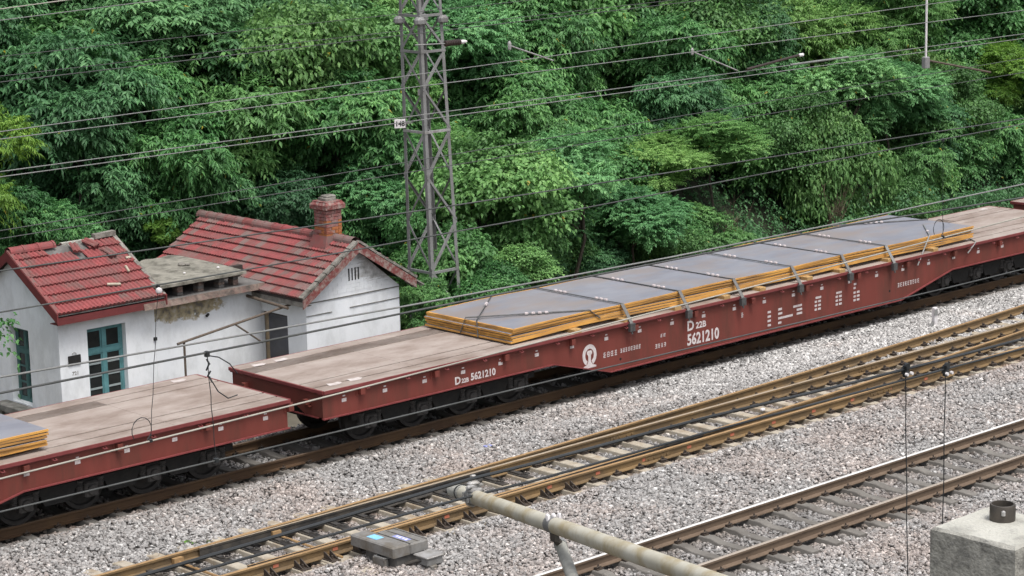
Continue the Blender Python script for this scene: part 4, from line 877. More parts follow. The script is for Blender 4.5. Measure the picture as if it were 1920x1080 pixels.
mb.build('roof_deck', M['roof_dark'], roof)
rows_ = 8; cols_ = 28; tl = SLr / rows_; tw = (ry1 - ry0 - 0.12) / cols_
TR = {k: tile_mesh(tw, tl, M[k]) for k in ('roof_red', 'roof_red2', 'roof_grey')}
rr = random.Random(5)
for r_ in range(rows_):
    for c in range(cols_):
        p = Vector((ex0, ry1 - c * tw, rEz)) + uL * (r_ * tl) + nL * 0.006
        edge = (r_ <= 2 and c < 22) or c < 4
        g = rr.random(); k = 'roof_grey' if g < (0.38 if edge else 0.15) else ('roof_red2' if g < 0.55 else 'roof_red')
        o = obj('roof_tile', TR[k], roof, p + nL * rr.uniform(0, 0.006), rotL)
upR = Vector((mx_ - ex1, 0, rRz - rEz)); uR = upR.normalized(); rotR = slope_frame(None, (0, 1, 0), uR); nR = Vector((0, 1, 0)).cross(uR)
for r_ in range(rows_):
    for c in range(7):
        obj('roof_tile', TR['roof_grey'], roof, Vector((ex1, ry0 + c * tw, rEz)) + uR * (r_ * upR.length / rows_) + nR * 0.006, rotR)
for k in range(16):
    o = obj('ridge_tile', RIDGE[rr.choice(('roof_red', 'roof_red2', 'roof_red', 'roof_grey')) if k < 11 else 'roof_grey'], roof, (mx_, ry0 + 0.1 + k * 0.36, rRz + 0.055), (0, 0, R(90)))
for s, xe in ((0, ex0), (1, ex1)):
    b0 = Vector((xe, ry0 - 0.0, rEz)); b1 = Vector((mx_, ry0 - 0.0, rRz)); sg = 1 if s == 0 else -1
    mb = MB(); yy = ry0 - 0.02
    mb.add([(b0.x, yy, b0.z - 0.2), (b0.x, yy + 0.04, b0.z - 0.2), (b0.x, yy + 0.04, b0.z), (b0.x, yy, b0.z), (b1.x - sg * 0.001, yy, b1.z - 0.2), (b1.x - sg * 0.001, yy + 0.04, b1.z - 0.2), (b1.x - sg * 0.001, yy + 0.04, b1.z), (b1.x - sg * 0.001, yy, b1.z)],
           [(0, 1, 2, 3), (7, 6, 5, 4), (0, 4, 5, 1), (1, 5, 6, 2), (2, 6, 7, 3), (3, 7, 4, 0)])
    mb.build('barge_board', M['barge_worn'], roof)
    nn = nL if s == 0 else nR; n = 7
    for k in range(n):                            # weathered mortar verge in short lengths
        p = b0.lerp(b1, k / n + 0.004); q = b0.lerp(b1, (k + 1) / n - 0.006); off = nn * (0.035 + rr.uniform(0, 0.015)) + Vector((0, 0.045, 0))
        MB().beam(p + off, q + off, 0.14, 0.05, nn).build('verge_capping', M['mortar'], roof)
mb = MB(); mb.box(ex0 + 0.005, ex0 + 0.035, ry0 + 0.03, ry1 - 0.03, rEz - 0.16, rEz - 0.052); mb.box(ex0 + 0.04, 0.0, ry0 + 0.03, ry1 - 0.03, rEz - 0.16, rEz - 0.145); mb.build('eaves_board', M['mortar'], roof)
for k, (dx, dz, l) in enumerate(((0.02, -0.02, 0.34), (0.07, -0.07, 0.3), (-0.05, -0.1, 0.26), (0.1, 0.02, 0.2))):
    MB().beam((ex1 - 0.12 + dx, ry0 + 0.02 + k * 0.07, rEz + 0.06 + dz), (ex1 - 0.12 + dx + l, ry0 + 0.04 + k * 0.09, rEz - 0.06 + dz - l * 0.25), 0.07, 0.03).build('broken_board', M['mortar'], roof)
ch = obj('chimney', None, rc, (30.37 - RX0, 38.95 - RY0, lz(2.67)))
hw = 0.215
for k in range(11):
    z = k * 0.073
    for side in range(4):
        for j in range(2):
            a0 = -hw + j * hw * 1.0 + (0 if k % 2 else 0.0); L0 = hw - 0.008
            jit = rr.uniform(-0.006, 0.008)
            if k % 2: seg = [(-hw, -hw + 0.145), (-hw + 0.153, hw - 0.1)][j]
            else: seg = [(-hw, -hw + 0.235), (-hw + 0.243, hw - 0.1)][j]
            mbk = MB(); mbk.bbox(seg[0], seg[1], -hw - jit, -hw + 0.095, z, z + 0.063, 0.005)
            mname = 'brick3' if k > 7 or rr.random() < 0.25 else rr.choice(('brick', 'brick2', 'brick2'))
            ob = mbk.build('brick', M[mname], ch); ob.rotation_euler.z = side * math.pi / 2
MB().box(-0.19, 0.19, -0.19, 0.19, -0.3, 0.80).build('chimney_core', M['mortar'], ch)
mb = MB(); sq = lambda r0, z, j=0.0: [(-r0 + j, -r0, z), (r0, -r0 + j, z), (r0 - j, r0, z), (-r0, r0 - j, z)]
mb.loft([sq(0.225, 0.80), sq(0.285, 0.83, 0.012), sq(0.29, 0.92, 0.022), sq(0.24, 0.97, 0.01), sq(0.23, 1.0)], True); mb.build('chimney_cap', M['barge_worn'], ch)
mb = MB(); mb.bbox(-0.15, 0.14, -0.15, 0.15, 1.0, 1.075, 0.02); mb.bbox(-0.12, 0.15, -0.14, 0.1, 1.075, 1.12, 0.02); mb.build('chimney_top', M['mortar'], ch)
MB().box(-0.30, 0.30, -0.30, 0.30, -0.05, 0.19).build('flashing', M['roof_red2'], ch)
bpy.data.objects.remove(ch.children[-1])          # the flashing is a sloped collar, built below
mb = MB(); q = []
mb.loft([[(-0.34, -0.3, 0.0), (0.34, -0.3, 0.0), (0.34, 0.3, 0.0), (-0.34, 0.3, 0.0)], [(-0.235, -0.235, 0.25), (0.235, -0.235, 0.25), (0.235, 0.235, 0.25), (-0.235, 0.235, 0.25)]]); mb.build('chimney_collar', M['roof_red2'], ch)

# pipe frame in front of the shed
fr = thing('pipe_trestle', 'rusty bent pipe frame standing against the white shed wall', 'pipe trestle', (26.2, 38.62, GZ))
P_ = lambda x, y, z: (x - 26.2, y - 38.62, z - GZ)
MB().tube([P_(26.2, 38.6, GZ), P_(26.2, 38.6, 1.27)], 0.025, 8).build('post', M['rusty_pipe'], fr)
MB().tube([P_(26.02, 38.58, 1.24), P_(29.0, 38.62, 1.60)], 0.028, 8).build('top_bar', M['rusty_pipe'], fr)
MB().tube([P_(27.5, 38.6, 1.42), P_(28.2, 38.6, 0.9)], 0.02, 8).build('brace', M['rusty_pipe'], fr)
MB().tube([P_(28.42, 38.7, 1.52), P_(28.42, 38.7, GZ)], 0.04, 8).build('post', M['door_ochre'], fr)
MB().tube([P_(28.72, 40.5, 1.72), P_(28.72, 38.35, 1.60)], 0.035, 8).build('cross_bar', M['rusty_pipe'], fr)

# ------------------------------------------------------------------ vegetation on the bank
UP = np.array([0.0, 0.0, 1.0])
def unit(v): return v / np.maximum(np.linalg.norm(v, axis=-1, keepdims=True), 1e-9)
def spray_leaves(style, pos, out, g):
    """pos, out: (N, 3) foot and outward direction of N sprays. Returns leaf base, direction, normal, length, width, droop and spray id"""
    N = len(pos); hor = unit(out * np.array([1, 1, 0.35]) + g.normal(0, 0.35, (N, 3)))
    if style in ('dark', 'mid'):  m, rl, ll, lw, dr = 12, 0.40, 0.14, 0.056, 0.36
    elif style == 'locust':       m, rl, ll, lw, dr = 19, 0.38, 0.085, 0.042, 0.25
    elif style == 'fern':         m, rl, ll, lw, dr = 17, 0.46, 0.115, 0.034, 0.18
    elif style == 'lime':         m, rl, ll, lw, dr = 15, 0.40, 0.12, 0.034, 0.25
    elif style == 'bright':       m, rl, ll, lw, dr = 8, 0.40, 0.12, 0.08, 0.35
    else:                         m, rl, ll, lw, dr = 9, 0.42, 0.105, 0.066, 0.55
    rise = g.uniform(0.0, 0.5, (N, 1)); rl = rl * g.uniform(0.75, 1.25, (N, 1, 1))
    t = np.linspace(0.12, 1.0, m)[None, :, None]
    d0 = unit(hor + UP * rise)[:, None, :]
    q = pos[:, None, :] + d0 * rl * t - UP * (dr * rl * t ** 2)                       # arching rachis
    tang = unit(d0 - UP * (2 * dr * t))
    side = unit(np.cross(tang, UP)) ; sgn = np.where(np.arange(m) % 2 == 0, 1.0, -1.0)[None, :, None]
    last = (np.arange(m) == m - 1)[None, :, None]
    ld = unit(np.where(last, tang, side * sgn * 0.85 + tang * 0.5) - UP * (0.25 + 0.3 * g.random((N, m, 1))) + g.normal(0, 0.26, (N, m, 3)))
    nr = unit(UP + out[:, None, :] * 0.45 + g.normal(0, 0.36, (N, m, 3)))
    if style in ('bright', 'olive'): q = q + g.normal(0, 0.045, q.shape); nr = unit(nr + g.normal(0, 0.35, nr.shape))
    L = ll * g.uniform(0.7, 1.2, (N, m)); W = lw * g.uniform(0.75, 1.15, (N, m))
    return q.reshape(-1, 3), ld.reshape(-1, 3), nr.reshape(-1, 3), L.ravel(), W.ravel(), np.repeat(np.arange(N), m)
def leaf_mesh(name, style, pos, out, g, tone0, m):
    b, d, n, L, W, sid = spray_leaves(style, pos, out, g)
    s = unit(np.cross(d, n)); n = np.cross(s, d); k = 0.42; L, W = L[:, None], W[:, None]
    mid = b + d * L * k + n * L * 0.05; tip = b + d * L - UP * L * 0.16
    V = np.stack([b, mid + s * W * 0.5 + n * W * 0.14, tip, mid - s * W * 0.5 + n * W * 0.14], 1).reshape(-1, 3)
    nL = len(b); i = np.arange(nL) * 4
    F = np.concatenate([np.stack([i, i + 1, i + 2], 1), np.stack([i, i + 2, i + 3], 1)])
    me = bpy.data.meshes.new(name); me.vertices.add(len(V)); me.vertices.foreach_set('co', V.ravel().astype(np.float32))
    me.loops.add(F.size); me.loops.foreach_set('vertex_index', F.ravel().astype(np.int32)); me.polygons.add(len(F)); me.polygons.foreach_set('loop_start', (np.arange(len(F)) * 3).astype(np.int32))
    me.update(calc_edges=True)
    tn = np.clip(tone0[sid] + g.normal(0, 0.13, nL), 0, 0.97); yel = g.random(nL) < 0.0025; tn[yel] = 1.0
    a = me.attributes.new('tone', 'FLOAT', 'POINT'); a.data.foreach_set('value', np.repeat(tn, 4).astype(np.float32))
    me.materials.append(m); return me
def crown_mesh(style, R_, seed, dens=1.0):
    g = np.random.default_rng(seed); nl = g.integers(11, 16)
    lc = unit(g.normal(0, 1, (nl, 3)) + np.array([0, 0, 0.15])) * g.uniform(0.3, 0.92, (nl, 1)) * R_; lr = g.uniform(0.2, 0.4, nl) * R_
    lt = g.normal(0, 0.15, nl)
    per = {'dark': 42, 'mid': 44, 'locust': 62, 'fern': 46, 'lime': 46, 'bright': 58, 'olive': 60}[style] * dens
    P, O, T = [], [], []
    for c, r, tt in zip(lc, lr, lt):
        n = int(per * 1.05 * 4 * math.pi * r * r); u = unit(g.normal(0, 1, (n, 3)) + np.array([0, 0, 0.35])); rad = r * g.uniform(0.5, 1.08, (n, 1)) ** 0.6
        P.append(c + u * rad * np.array([1.15, 1.15, 0.62])); O.append(unit(u + unit(c) * 0.4)); T.append(0.42 + tt + g.normal(0, 0.12, n))
    P, O, T = np.concatenate(P), np.concatenate(O), np.concatenate(T)
    return leaf_mesh('crown', style, P, O, g, T, M['leaf_' + style]), lc
M['leaf_fern'] = leaf_mat('leaves_fern', (0.090, 0.215, 0.053), (0.165, 0.345, 0.094), (0.262, 0.468, 0.140))
CROWN = {}
for st, n in (('dark', 3), ('mid', 3), ('locust', 2), ('fern', 2), ('lime', 2), ('bright', 2), ('olive', 2)):
    CROWN[st] = [crown_mesh(st, 1.5, 10 * i + len(st) * 7 + ord(st[0]), 1.0) for i in range(n)]
def trunk_mesh(lc, h, r):
    mb = MB(); pts = [(0.22 * h ** 0.5, -0.1, -h), (0.16, 0.03, -h * 0.7), (-0.06, 0.06, -h * 0.35), (0, 0, 0)]
    mb.tube(pts, [r, r * 0.8, r * 0.62, r * 0.4], 7)
    for c in lc[:6]: mb.tube([(-0.02, 0.02, -h * 0.3), tuple(np.array(c) * 0.45 + np.array([0, 0, -0.12])), tuple(c)], [r * 0.45, r * 0.26, r * 0.1], 5)
    return mb.mesh('trunk', M['bark'], True)
TRUNK = {}
def ground_at(x, y): return -0.85 + max(0.0, y - 43.6) * 0.62
def plant(x, y, z, r, style, sq, label, cat='tree', group=None, pick=None, k=[0]):
    k[0] += 1; i = (k[0] if pick is None else pick) % len(CROWN[style]); me, lc = CROWN[style][i]; sc = r / 1.35
    t = thing('leafy_tree' if cat == 'tree' else 'leafy_bush', label, cat, (x, y, z), group)
    rz = random.uniform(0, 6.28)
    c = obj('crown', me, t, (0, 0, 0), (0, 0, rz)); c.scale = (sc, sc, sc * sq)
    h = max(0.4, z - ground_at(x, y)) / sc / sq; hk = (style, i, round(h * 2))
    if hk not in TRUNK: TRUNK[hk] = trunk_mesh(lc, h, 0.055)
    b = obj('trunk', TRUNK[hk], t, (0, 0, 0), (0, 0, rz)); b.scale = (sc, sc, sc * sq)
    return t
for (x, y, z, r, st, sq, lab) in [
    (23.55, 42.50, 5.2, 1.05, 'lime', 1.30, 'bright yellow-green feathery tree at the very edge beyond the small cottage'),
    (25.51, 43.20, 3.21, 0.87, 'mid', 1.00, 'mid-green leafy bush just behind the ridge tiles of the small cottage'),
    (29.88, 44.60, 2.44, 0.33, 'lime', 1.00, 'small lime-yellow bush peeping over the flat shed roof'),
    (35.77, 44.00, 2.35, 1.07, 'locust', 1.00, 'pale blue-green feathery tree right beside the brick chimney'),
    (40.64, 41.50, 2.16, 1.54, 'locust', 0.85, 'wide pale feathery locust tree leaning over the middle of the wagon'),
    (42.90, 41.80, 1.16, 1.14, 'locust', 0.80, 'low pale feathery locust bush touching the back of the steel plates'),
    (36.9, 41.30, 2.75, 1.4, 'bright', 0.95, 'bright broad-leaved sapling just past the lattice mast'),
    (38.19, 41.20, 1.85, 1.13, 'bright', 0.90, 'broad-leaved bush filling the gap between mast and steel plates'),
    (34.75, 39.95, 1.30, 1.05, 'bright', 1.00, 'bright creeper-clad bush round the foot of the lattice mast'),
    (35.44, 41.60, 1.52, 0.78, 'bright', 1.20, 'bright climbing vine hanging inside the lower lattice mast'),
    (34.45, 38.2, 1.0, 0.72, 'bright', 1.00, 'fresh leafy bush growing right before the feet of the lattice mast'),
    (32.62, 38.35, 1.15, 0.5, 'mid', 1.15, 'leafy bush squeezed between the white gable corner and the lattice mast'),
    (33.70, 40.20, 0.78, 0.66, 'bright', 1.10, 'bright bush hanging beside the white gable corner'),
    (36.41, 39.60, 1.16, 0.77, 'bright', 0.70, 'low leafy bush behind the emblem end of the plates'),
    (48.28, 44.00, 2.62, 1.20, 'fern', 0.55, 'flat-topped pale fern-leaved tree spreading before the dark understorey'),
    (45.74, 43.60, 2.40, 1.07, 'fern', 0.60, 'pale fern-leaved branches left of the flat-topped tree above the locust'),
    (53.48, 46.50, 2.68, 1.41, 'mid', 0.90, 'mid-green leafy tree rising behind the flat-topped fern-leaved tree'),
    (53.44, 43.60, 1.03, 1.26, 'olive', 1.70, 'olive creeper-hung column of leaves between the two dark hollows'),
    (52.89, 44.50, 2.32, 1.13, 'olive', 0.90, 'olive leafy tree above the dry twigs'),
    (59.79, 48.00, 3.73, 0.98, 'lime', 1.00, 'lime-green upright shoots under the pale splice sleeve'),
    (61.01, 45.50, 1.65, 1.23, 'lime', 0.70, 'yellow-tipped bushy tree below the foot of the white drop tube'),
    (58.53, 44.80, 1.18, 1.20, 'mid', 1.00, 'dense mid-green bush below the yellow-tipped tree'),
    (55.43, 42.60, -0.18, 0.90, 'olive', 0.90, 'olive trailing bush right behind the far end of the plates'),
    (63.44, 45.00, 1.17, 1.35, 'mid', 1.00, 'leafy mid-green bush at the far edge above the next wagon'),
    (58.48, 46.50, 2.45, 1.04, 'olive', 0.90, 'olive bush beside the dark cleft in the trees'),
    (36.03, 45.50, 4.16, 1.36, 'mid', 1.00, 'mid-green drooping tree just before plate 148'),
    (37.06, 48.50, 5.96, 1.56, 'dark', 0.90, 'dark drooping tree high up before the splice collars'),
    (32.66, 48.00, 6.54, 1.74, 'dark', 0.70, 'long drooping bough of dark compound leaves high over the cottages'),
    (28.47, 46.00, 4.78, 1.19, 'dark', 1.00, 'dark compound-leaved tree above the small cottage'),
    (30.73, 45.20, 3.96, 1.21, 'mid', 1.10, 'loose mid-green sapling above the flat shed roof'),
    (32.4, 46.00, 2.45, 0.66, 'dark', 0.90, 'dark shaggy bush directly behind the long patchy roof'),
]:
    plant(x, y, z, r * 1.12, st, sq, lab, 'bush' if 'bush' in lab or 'vine' in lab else 'tree')
KLAB = {'locust': 'pale feathery', 'fern': 'pale fern-leaved', 'dark': 'dark drooping', 'mid': 'mid-green leafy', 'olive': 'olive small-leaved', 'bright': 'fresh green broad-leaved', 'lime': 'yellowish feathery'}
MARKS = ((120, 'the small cottage'), (290, 'the flat shed roof'), (450, 'the long patchy roof'), (600, 'the brick chimney'), (720, 'the white gable wall'), (850, 'the lattice mast'), (960, 'the near plate corner'), (1110, 'the wagon emblem'), (1230, 'the first lashings'),
         (1340, 'the wagon number'), (1480, 'the painted load table'), (1620, 'the pale splice sleeve'), (1730, 'the white drop tube'), (1830, 'the registration arm'), (2600, 'the last empty wagon floor'))
MASSED = []
def name_massed():
    seen = {}
    for t, st in MASSED:
        d = np.array(t.location) - CAM; z_ = d @ FV; px = 960 + FPX * (d @ RV) / z_; py = 540 - FPX * (d @ UV) / z_
        mk_ = next(n for x_, n in MARKS if px < x_ + 60)
        h_ = 'at the very top of the bank' if py < 20 else 'high on the bank' if py < 140 else 'halfway up the bank' if py < 270 else 'low on the bank'
        seen.setdefault((st, h_, mk_), []).append((d @ FV, t))
    for (st, h_, mk_), L in seen.items():
        L.sort(key=lambda q: q[0]); kind = L[0][1]['category']
        for i, (_, t) in enumerate(L):
            w_ = '' if len(L) == 1 else ('nearer ' if i == 0 else 'rear ') if len(L) == 2 else ('nearest ', 'second ', 'third ', 'fourth ', 'fifth ')[min(i, 4)]
            t['label'] = (w_ + KLAB[st] + ' ' + kind + ' ' + h_ + ' over ' + mk_)
rv = random.Random(11)
for row, (y0, step, zs, r0, r1) in enumerate(((44.8, 2.1, (0.6, 2.6), 1.1, 1.5), (47.2, 2.2, (2.8, 5.0), 1.4, 1.9), (50.2, 2.4, (4.6, 7.6), 1.6, 2.2), (53.5, 3.0, (7.0, 9.0), 1.9, 2.5))):
    x = 25.5 + row * 1.2
    while x < 66 + row * 3.2:
        for z in zs:
            if rv.random() < 0.24: continue
            px = (x - 25) / 40
            st = rv.choices(('dark', 'mid', 'olive', 'bright', 'lime', 'locust', 'fern'), (0.5, 0.32, 0.03, 0.06, 0.01, 0.06, 0.02) if px < 0.22 else (0.24, 0.4, 0.1, 0.1, 0.02, 0.08, 0.06) if px < 0.5 else (0.16, 0.3, 0.22, 0.12, 0.04, 0.08, 0.08))[0]
            X_, Y_, Z_ = x + rv.uniform(-.7, .7), y0 + rv.uniform(-.6, .6), z + rv.uniform(-.7, .7)
            Z_ = max(Z_, ground_at(X_, Y_) + 0.9)
            if X_ < 33.5: Y_ = max(Y_, 45.9)
            if 46.5 < X_ < 58 and Y_ < 46 and Z_ < 1.9: continue            # the dark hollow behind the plates
            MASSED.append((plant(X_, Y_, Z_, rv.uniform(r0, r1), st, rv.uniform(0.8, 1.1), KLAB[st], 'tree' if st != 'bright' else 'bush', 'trees massed on the bank'), st))
        x += step * rv.uniform(0.8, 1.2)
rv2 = random.Random(4); x = 33.4; bi = 0
while x < 46.5:                                  # low growth along the yard's edge
    MASSED.append((plant(x + rv2.uniform(-.3, .3), 42.3 + rv2.uniform(-.4, .5), rv2.uniform(-0.1, 0.5), rv2.uniform(0.75, 1.0), rv2.choice(('dark', 'mid', 'bright', 'olive')), 0.9, '', 'bush', 'low bushes along the foot of the bank'), 'low')); x += rv2.uniform(1.0, 1.5); bi += 1
KLAB['low'] = 'low tangled green'
name_massed()
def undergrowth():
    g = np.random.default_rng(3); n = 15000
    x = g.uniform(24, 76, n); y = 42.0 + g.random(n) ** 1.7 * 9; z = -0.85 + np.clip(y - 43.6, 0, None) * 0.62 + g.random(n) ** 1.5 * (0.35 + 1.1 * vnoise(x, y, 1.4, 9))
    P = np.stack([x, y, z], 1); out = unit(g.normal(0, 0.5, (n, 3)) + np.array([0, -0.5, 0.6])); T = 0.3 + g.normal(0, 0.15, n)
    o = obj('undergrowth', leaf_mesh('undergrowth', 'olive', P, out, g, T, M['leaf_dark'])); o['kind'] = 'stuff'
undergrowth()
for x, y, z, n, hgt, lab in ((48.3, 43.2, -0.85, 26, 1.9, 'dry brown twiggy bush in the dark hollow behind the plates'), (52.6, 42.9, -0.85, 30, 2.0, 'dry tangled twigs at the foot of the creeper-hung column'), (55.6, 43.6, -0.85, 22, 1.5, 'dry grey twigs in the shade near the far end of the plates')):
    t = thing('dry_bush', lab, 'dry bush', (x, y, z), 'dry twiggy bushes'); rt = random.Random(int(x * 10)); mb = MB()
    for k in range(n):
        a = rt.uniform(0, 6.28); l = hgt * rt.uniform(0.5, 1.0); s_ = rt.uniform(0.1, 0.45)
        p1 = (math.cos(a) * s_ * l * 0.4, math.sin(a) * s_ * l * 0.4, l * 0.5); p2 = (math.cos(a) * s_ * l, math.sin(a) * s_ * l, l)
        mb.tube([(0, 0, 0), p1, p2], [0.02, 0.012, 0.004], 4)
        for j in range(3):
            f = rt.uniform(0.3, 0.9); q = [p * f for p in p2]; b = rt.uniform(0, 6.28)
            mb.tube([q, (q[0] + math.cos(b) * 0.3, q[1] + math.sin(b) * 0.3, q[2] + rt.uniform(0.05, 0.3))], [0.008, 0.003], 3)
    tw2 = mb.build('twigs', M['twig'], t); tw2['kind'] = 'stuff'
g_ = np.random.default_rng(8)
for x, y, z, n, lab in ((24.0, 39.35, 1.5, 26, 'leafy green branch tip reaching in beside the side window of the small cottage'),):
    P = np.array([x - 1.0, y + 1.35, z + 0.2]) + g_.normal(0, 0.12, (n, 3)); t = thing('leafy_branch', lab, 'branch', (0, 0, 0))
    obj('leaves', leaf_mesh('leaves', 'bright', P, unit(g_.normal(0, 1, (n, 3)) + UP * 0.5), g_, 0.5 + g_.normal(0, 0.1, n), M['leaf_bright']), t)
    MB().tube([(x - 1.7, y + 1.3, GZ), (x - 1.6, y + 1.35, 0.9), (x - 1.05, y + 1.35, z + 0.2)], [0.04, 0.03, 0.015], 6).build('stem', M['bark'], t)

# ------------------------------------------------------------------ lattice mast
tw_ = thing('lattice_mast', 'grey steel lattice mast of crossed braces standing behind the wagons', 'lattice mast', (33.31, 38.9, GZ))
def legpos(ix, iy, z):
    t = (z - GZ) / (9.6 - GZ); bx = (33.02, 33.92)[ix] * (1 - t) + (32.84, 33.46)[ix] * t; by = (38.45, 39.32)[iy] * (1 - t) + (38.5, 39.14)[iy] * t
    return Vector((bx - 33.4, by - 38.9, z - GZ))
for ix in (0, 1):
    for iy in (0, 1):
        sx, sy = (1, -1)[ix], (1, -1)[iy]
        for z0, z1 in ((GZ, 7.35), (7.45, 9.6)):
            MB().angle(legpos(ix, iy, z0), legpos(ix, iy, z1), 0.085 if z0 < 0 else 0.075, 0.011, ((sx, 0, 0), (0, sy, 0))).build('leg', M['galv'], tw_)
        c = legpos(ix, iy, 7.4); mb = MB(); mb.lathe([(0.09, -0.07), (0.13, -0.04), (0.13, -0.005), (0.13, 0.005), (0.13, 0.04), (0.08, 0.1)], c, 'Z', 10)
        for k in range(6): mb.lathe([(0.018, -0.06), (0.018, 0.06)], c + Vector((0.105 * math.cos(k * 1.047), 0.105 * math.sin(k * 1.047), 0)), 'Z', 6)
        mb.build('splice_collar', M['galv'], tw_)
lev = [GZ + 0.3, 0.6, 1.75, 2.85, 3.9, 4.95, 5.9, 6.75, 7.55, 8.35, 9.15]
faces = (((0, 0), (1, 0), (0, -1)), ((0, 1), (1, 1), (0, 1)), ((0, 0), (0, 1), (-1, 0)), ((1, 0), (1, 1), (1, 0)))
for (a, b, n_) in faces:
    nv = Vector((n_[0], n_[1], 0)) * 0.004
    for k, (z0, z1) in enumerate(zip(lev, lev[1:])):
        p, q = (a, b) if k % 2 == 0 else (b, a)
        w = legpos(*p, z0) + nv; v = legpos(*q, z1) + nv; d = (v - w).normalized()
        if True:
            MB().angle(w, v, 0.05, 0.006, (d.cross(Vector((n_[0], n_[1], 0))), (-n_[0], -n_[1], 0))).build('brace', M['galv'], tw_)
        if n_ in ((0, -1), (-1, 0)) and k in (2, 5, 7, 8):
            w = legpos(*a, z0) + nv * 2; v = legpos(*b, z0) + nv * 2
            MB().angle(w, v, 0.055, 0.006, ((0, 0, -1), (-n_[0], -n_[1], 0))).build('horizontal_bar', M['galv_pale'] if k == 5 else M['galv'], tw_)
pl = obj('number_plate', MB().bbox(0, 0.25, -0.008, 0.008, 0, 0.2, 0.003).mesh('number_plate', M['white']), tw_, legpos(0, 1, 5.02) + Vector((-0.37, -0.14, 0)), (0, 0, R(-28)))
text('lettering', '148', 0.155, M['blackboard'], pl, (0.015, -0.01, 0.045), (R(90), 0, 0), extrude=0.0015, sx=0.95)
MB().beam((0.2, 0, 0.1), (0.42, 0.0, 0.1), 0.015, 0.03).build('plate_bracket', M['galv'], pl)
obj('small_plate', MB().box(0, 0.16, -0.004, 0.004, 0, 0.14).mesh('small_plate', M['galv_pale']), tw_, legpos(0, 0, 5.75) + Vector((0.02, 0.2, 0)), (0, 0, R(-45)))
obj('small_plate', MB().box(0, 0.14, -0.004, 0.004, 0, 0.12).mesh('small_plate', M['galv_pale']), tw_, legpos(0, 0, 8.0) + Vector((-0.02, 0.3, 0)), (0, 0, R(-45)))

# ------------------------------------------------------------------ overhead wires
def wire(label, pts, Y, rad, m, ext0=30, ext1=30):
    """a wire along the track at distance Y through (x, z) points, run on straight past both ends"""
    (xa, za), (xb, zb) = pts[0], pts[-1]; k0 = (pts[1][1] - za) / (pts[1][0] - xa); k1 = (zb - pts[-2][1]) / (xb - pts[-2][0])
    q = [(xa - ext0, za - k0 * ext0)] + list(pts) + [(xb + ext1, zb + k1 * ext1)]
    o = MB().tube([(x - xa, 0, z - za) for x, z in q], rad, 6).build('overhead_wire', m, None, (xa, Y, za), True); tag(o, label, 'overhead wire', 'overhead wires along the tracks'); return o
WR_ = [
 ('topmost overhead wire, cutting only the upper corner above the left trees', [(20, 8.74), (21, 8.79)], 34.2, 0.011, 'wire_bright'),
 ('thin overhead wire second from the top over the left trees', [(20, 8.55), (23, 8.67)], 34.2, 0.009, 'wire_pale'),
 ('faint thin wire crossing the dark trees above the splice collars', [(20, 7.94), (29, 8.04)], 34.2, 0.007, 'wire'),
 ('upper wire of the pair passing the splice collars of the lattice mast', [(20, 7.61), (35, 7.78)], 34.2, 0.008, 'wire'),
 ('lower wire of the pair passing the splice collars of the lattice mast', [(20, 7.51), (35, 7.7)], 34.2, 0.01, 'wire'),
 ('upper wire of the pair crossing the mast above its small plate', [(17, 7.34), (40, 7.72)], 29.38, 0.009, 'wire_pale'),
 ('lower wire of the pair crossing the mast above its small plate', [(17, 7.23), (42, 7.34)], 29.38, 0.009, 'wire_pale'),
 ('upper wire of the pair just over the mast plate numbered 148', [(20, 5.99), (50, 6.07)], 34.2, 0.011, 'wire_pale'),
 ('lower wire of the pair just behind the mast plate numbered 148', [(20, 5.9), (50, 5.95)], 34.2, 0.011, 'wire_pale'),
 ('upper wire of the faint pair crossing the mast below plate 148', [(17, 5.89), (43, 6.29)], 29.38, 0.008, 'wire'),
 ('lower wire of the faint pair crossing the mast below plate 148', [(17, 5.77), (30, 5.87)], 29.38, 0.008, 'wire'),
 ('single wire passing just below the cap of the brick chimney', [(10.96, 7.418), (14.01, 7.361), (16.37, 7.318), (19.44, 7.283), (27.85, 7.185)], 19.2, 0.009, 'wire'),
 ('single wire crossing the roofs of both cottages with a white insulator ball', [(10.93, 7.016), (13.99, 7.003), (18.38, 7.014), (27.85, 7.106)], 19.2, 0.009, 'wire'),
 ('upper pale wire crossing the white cottage walls above the wagon floors', [(8.05, 7.695), (9.51, 7.659), (11.85, 7.612), (15.06, 7.565), (17.7, 7.56), (20.62, 7.572)], 14.2, 0.009, 'wire_pale'),
 ('dark wire crossing the white cottage walls with a clip above the wagon gap', [(8.04, 7.579), (10.31, 7.561), (12.08, 7.556), (17.7, 7.52), (20.63, 7.425)], 14.2, 0.01, 'wire'),
 ('pale contact wire running along the red side of the wagons', [(10.8, 5.375), (14.76, 5.441), (27.9, 5.73)], 19.2, 0.011, 'wire_bright'),
 ('dark contact wire passing in front of the wagon wheels', [(7.97, 6.707), (10.9, 6.691), (13.28, 6.68), (19.35, 6.63), (20.65, 6.63)], 14.2, 0.008, 'wire'),
 ('upper black wire running low over the rusty turnout', [(5.25, 8.366), (6.19, 8.377), (6.975, 8.389), (7.4, 8.38), (8.64, 8.37), (9.89, 8.336), (11.54, 8.31)], 7.926, 0.0085, 'wire_black'),
 ('lower black wire running low over the rusty turnout', [(5.33, 8.313), (6.19, 8.308), (6.93, 8.305), (7.4, 8.292), (8.64, 8.288), (9.89, 8.272), (11.54, 8.25)], 7.926, 0.0065, 'wire_black'),
]
for w in WR_: wire(w[0], w[1], w[2], w[3] * (0.9 if w[2] > 10 else 1.0), M[w[4]], ext0=12 if w[2] < 10 else 30)
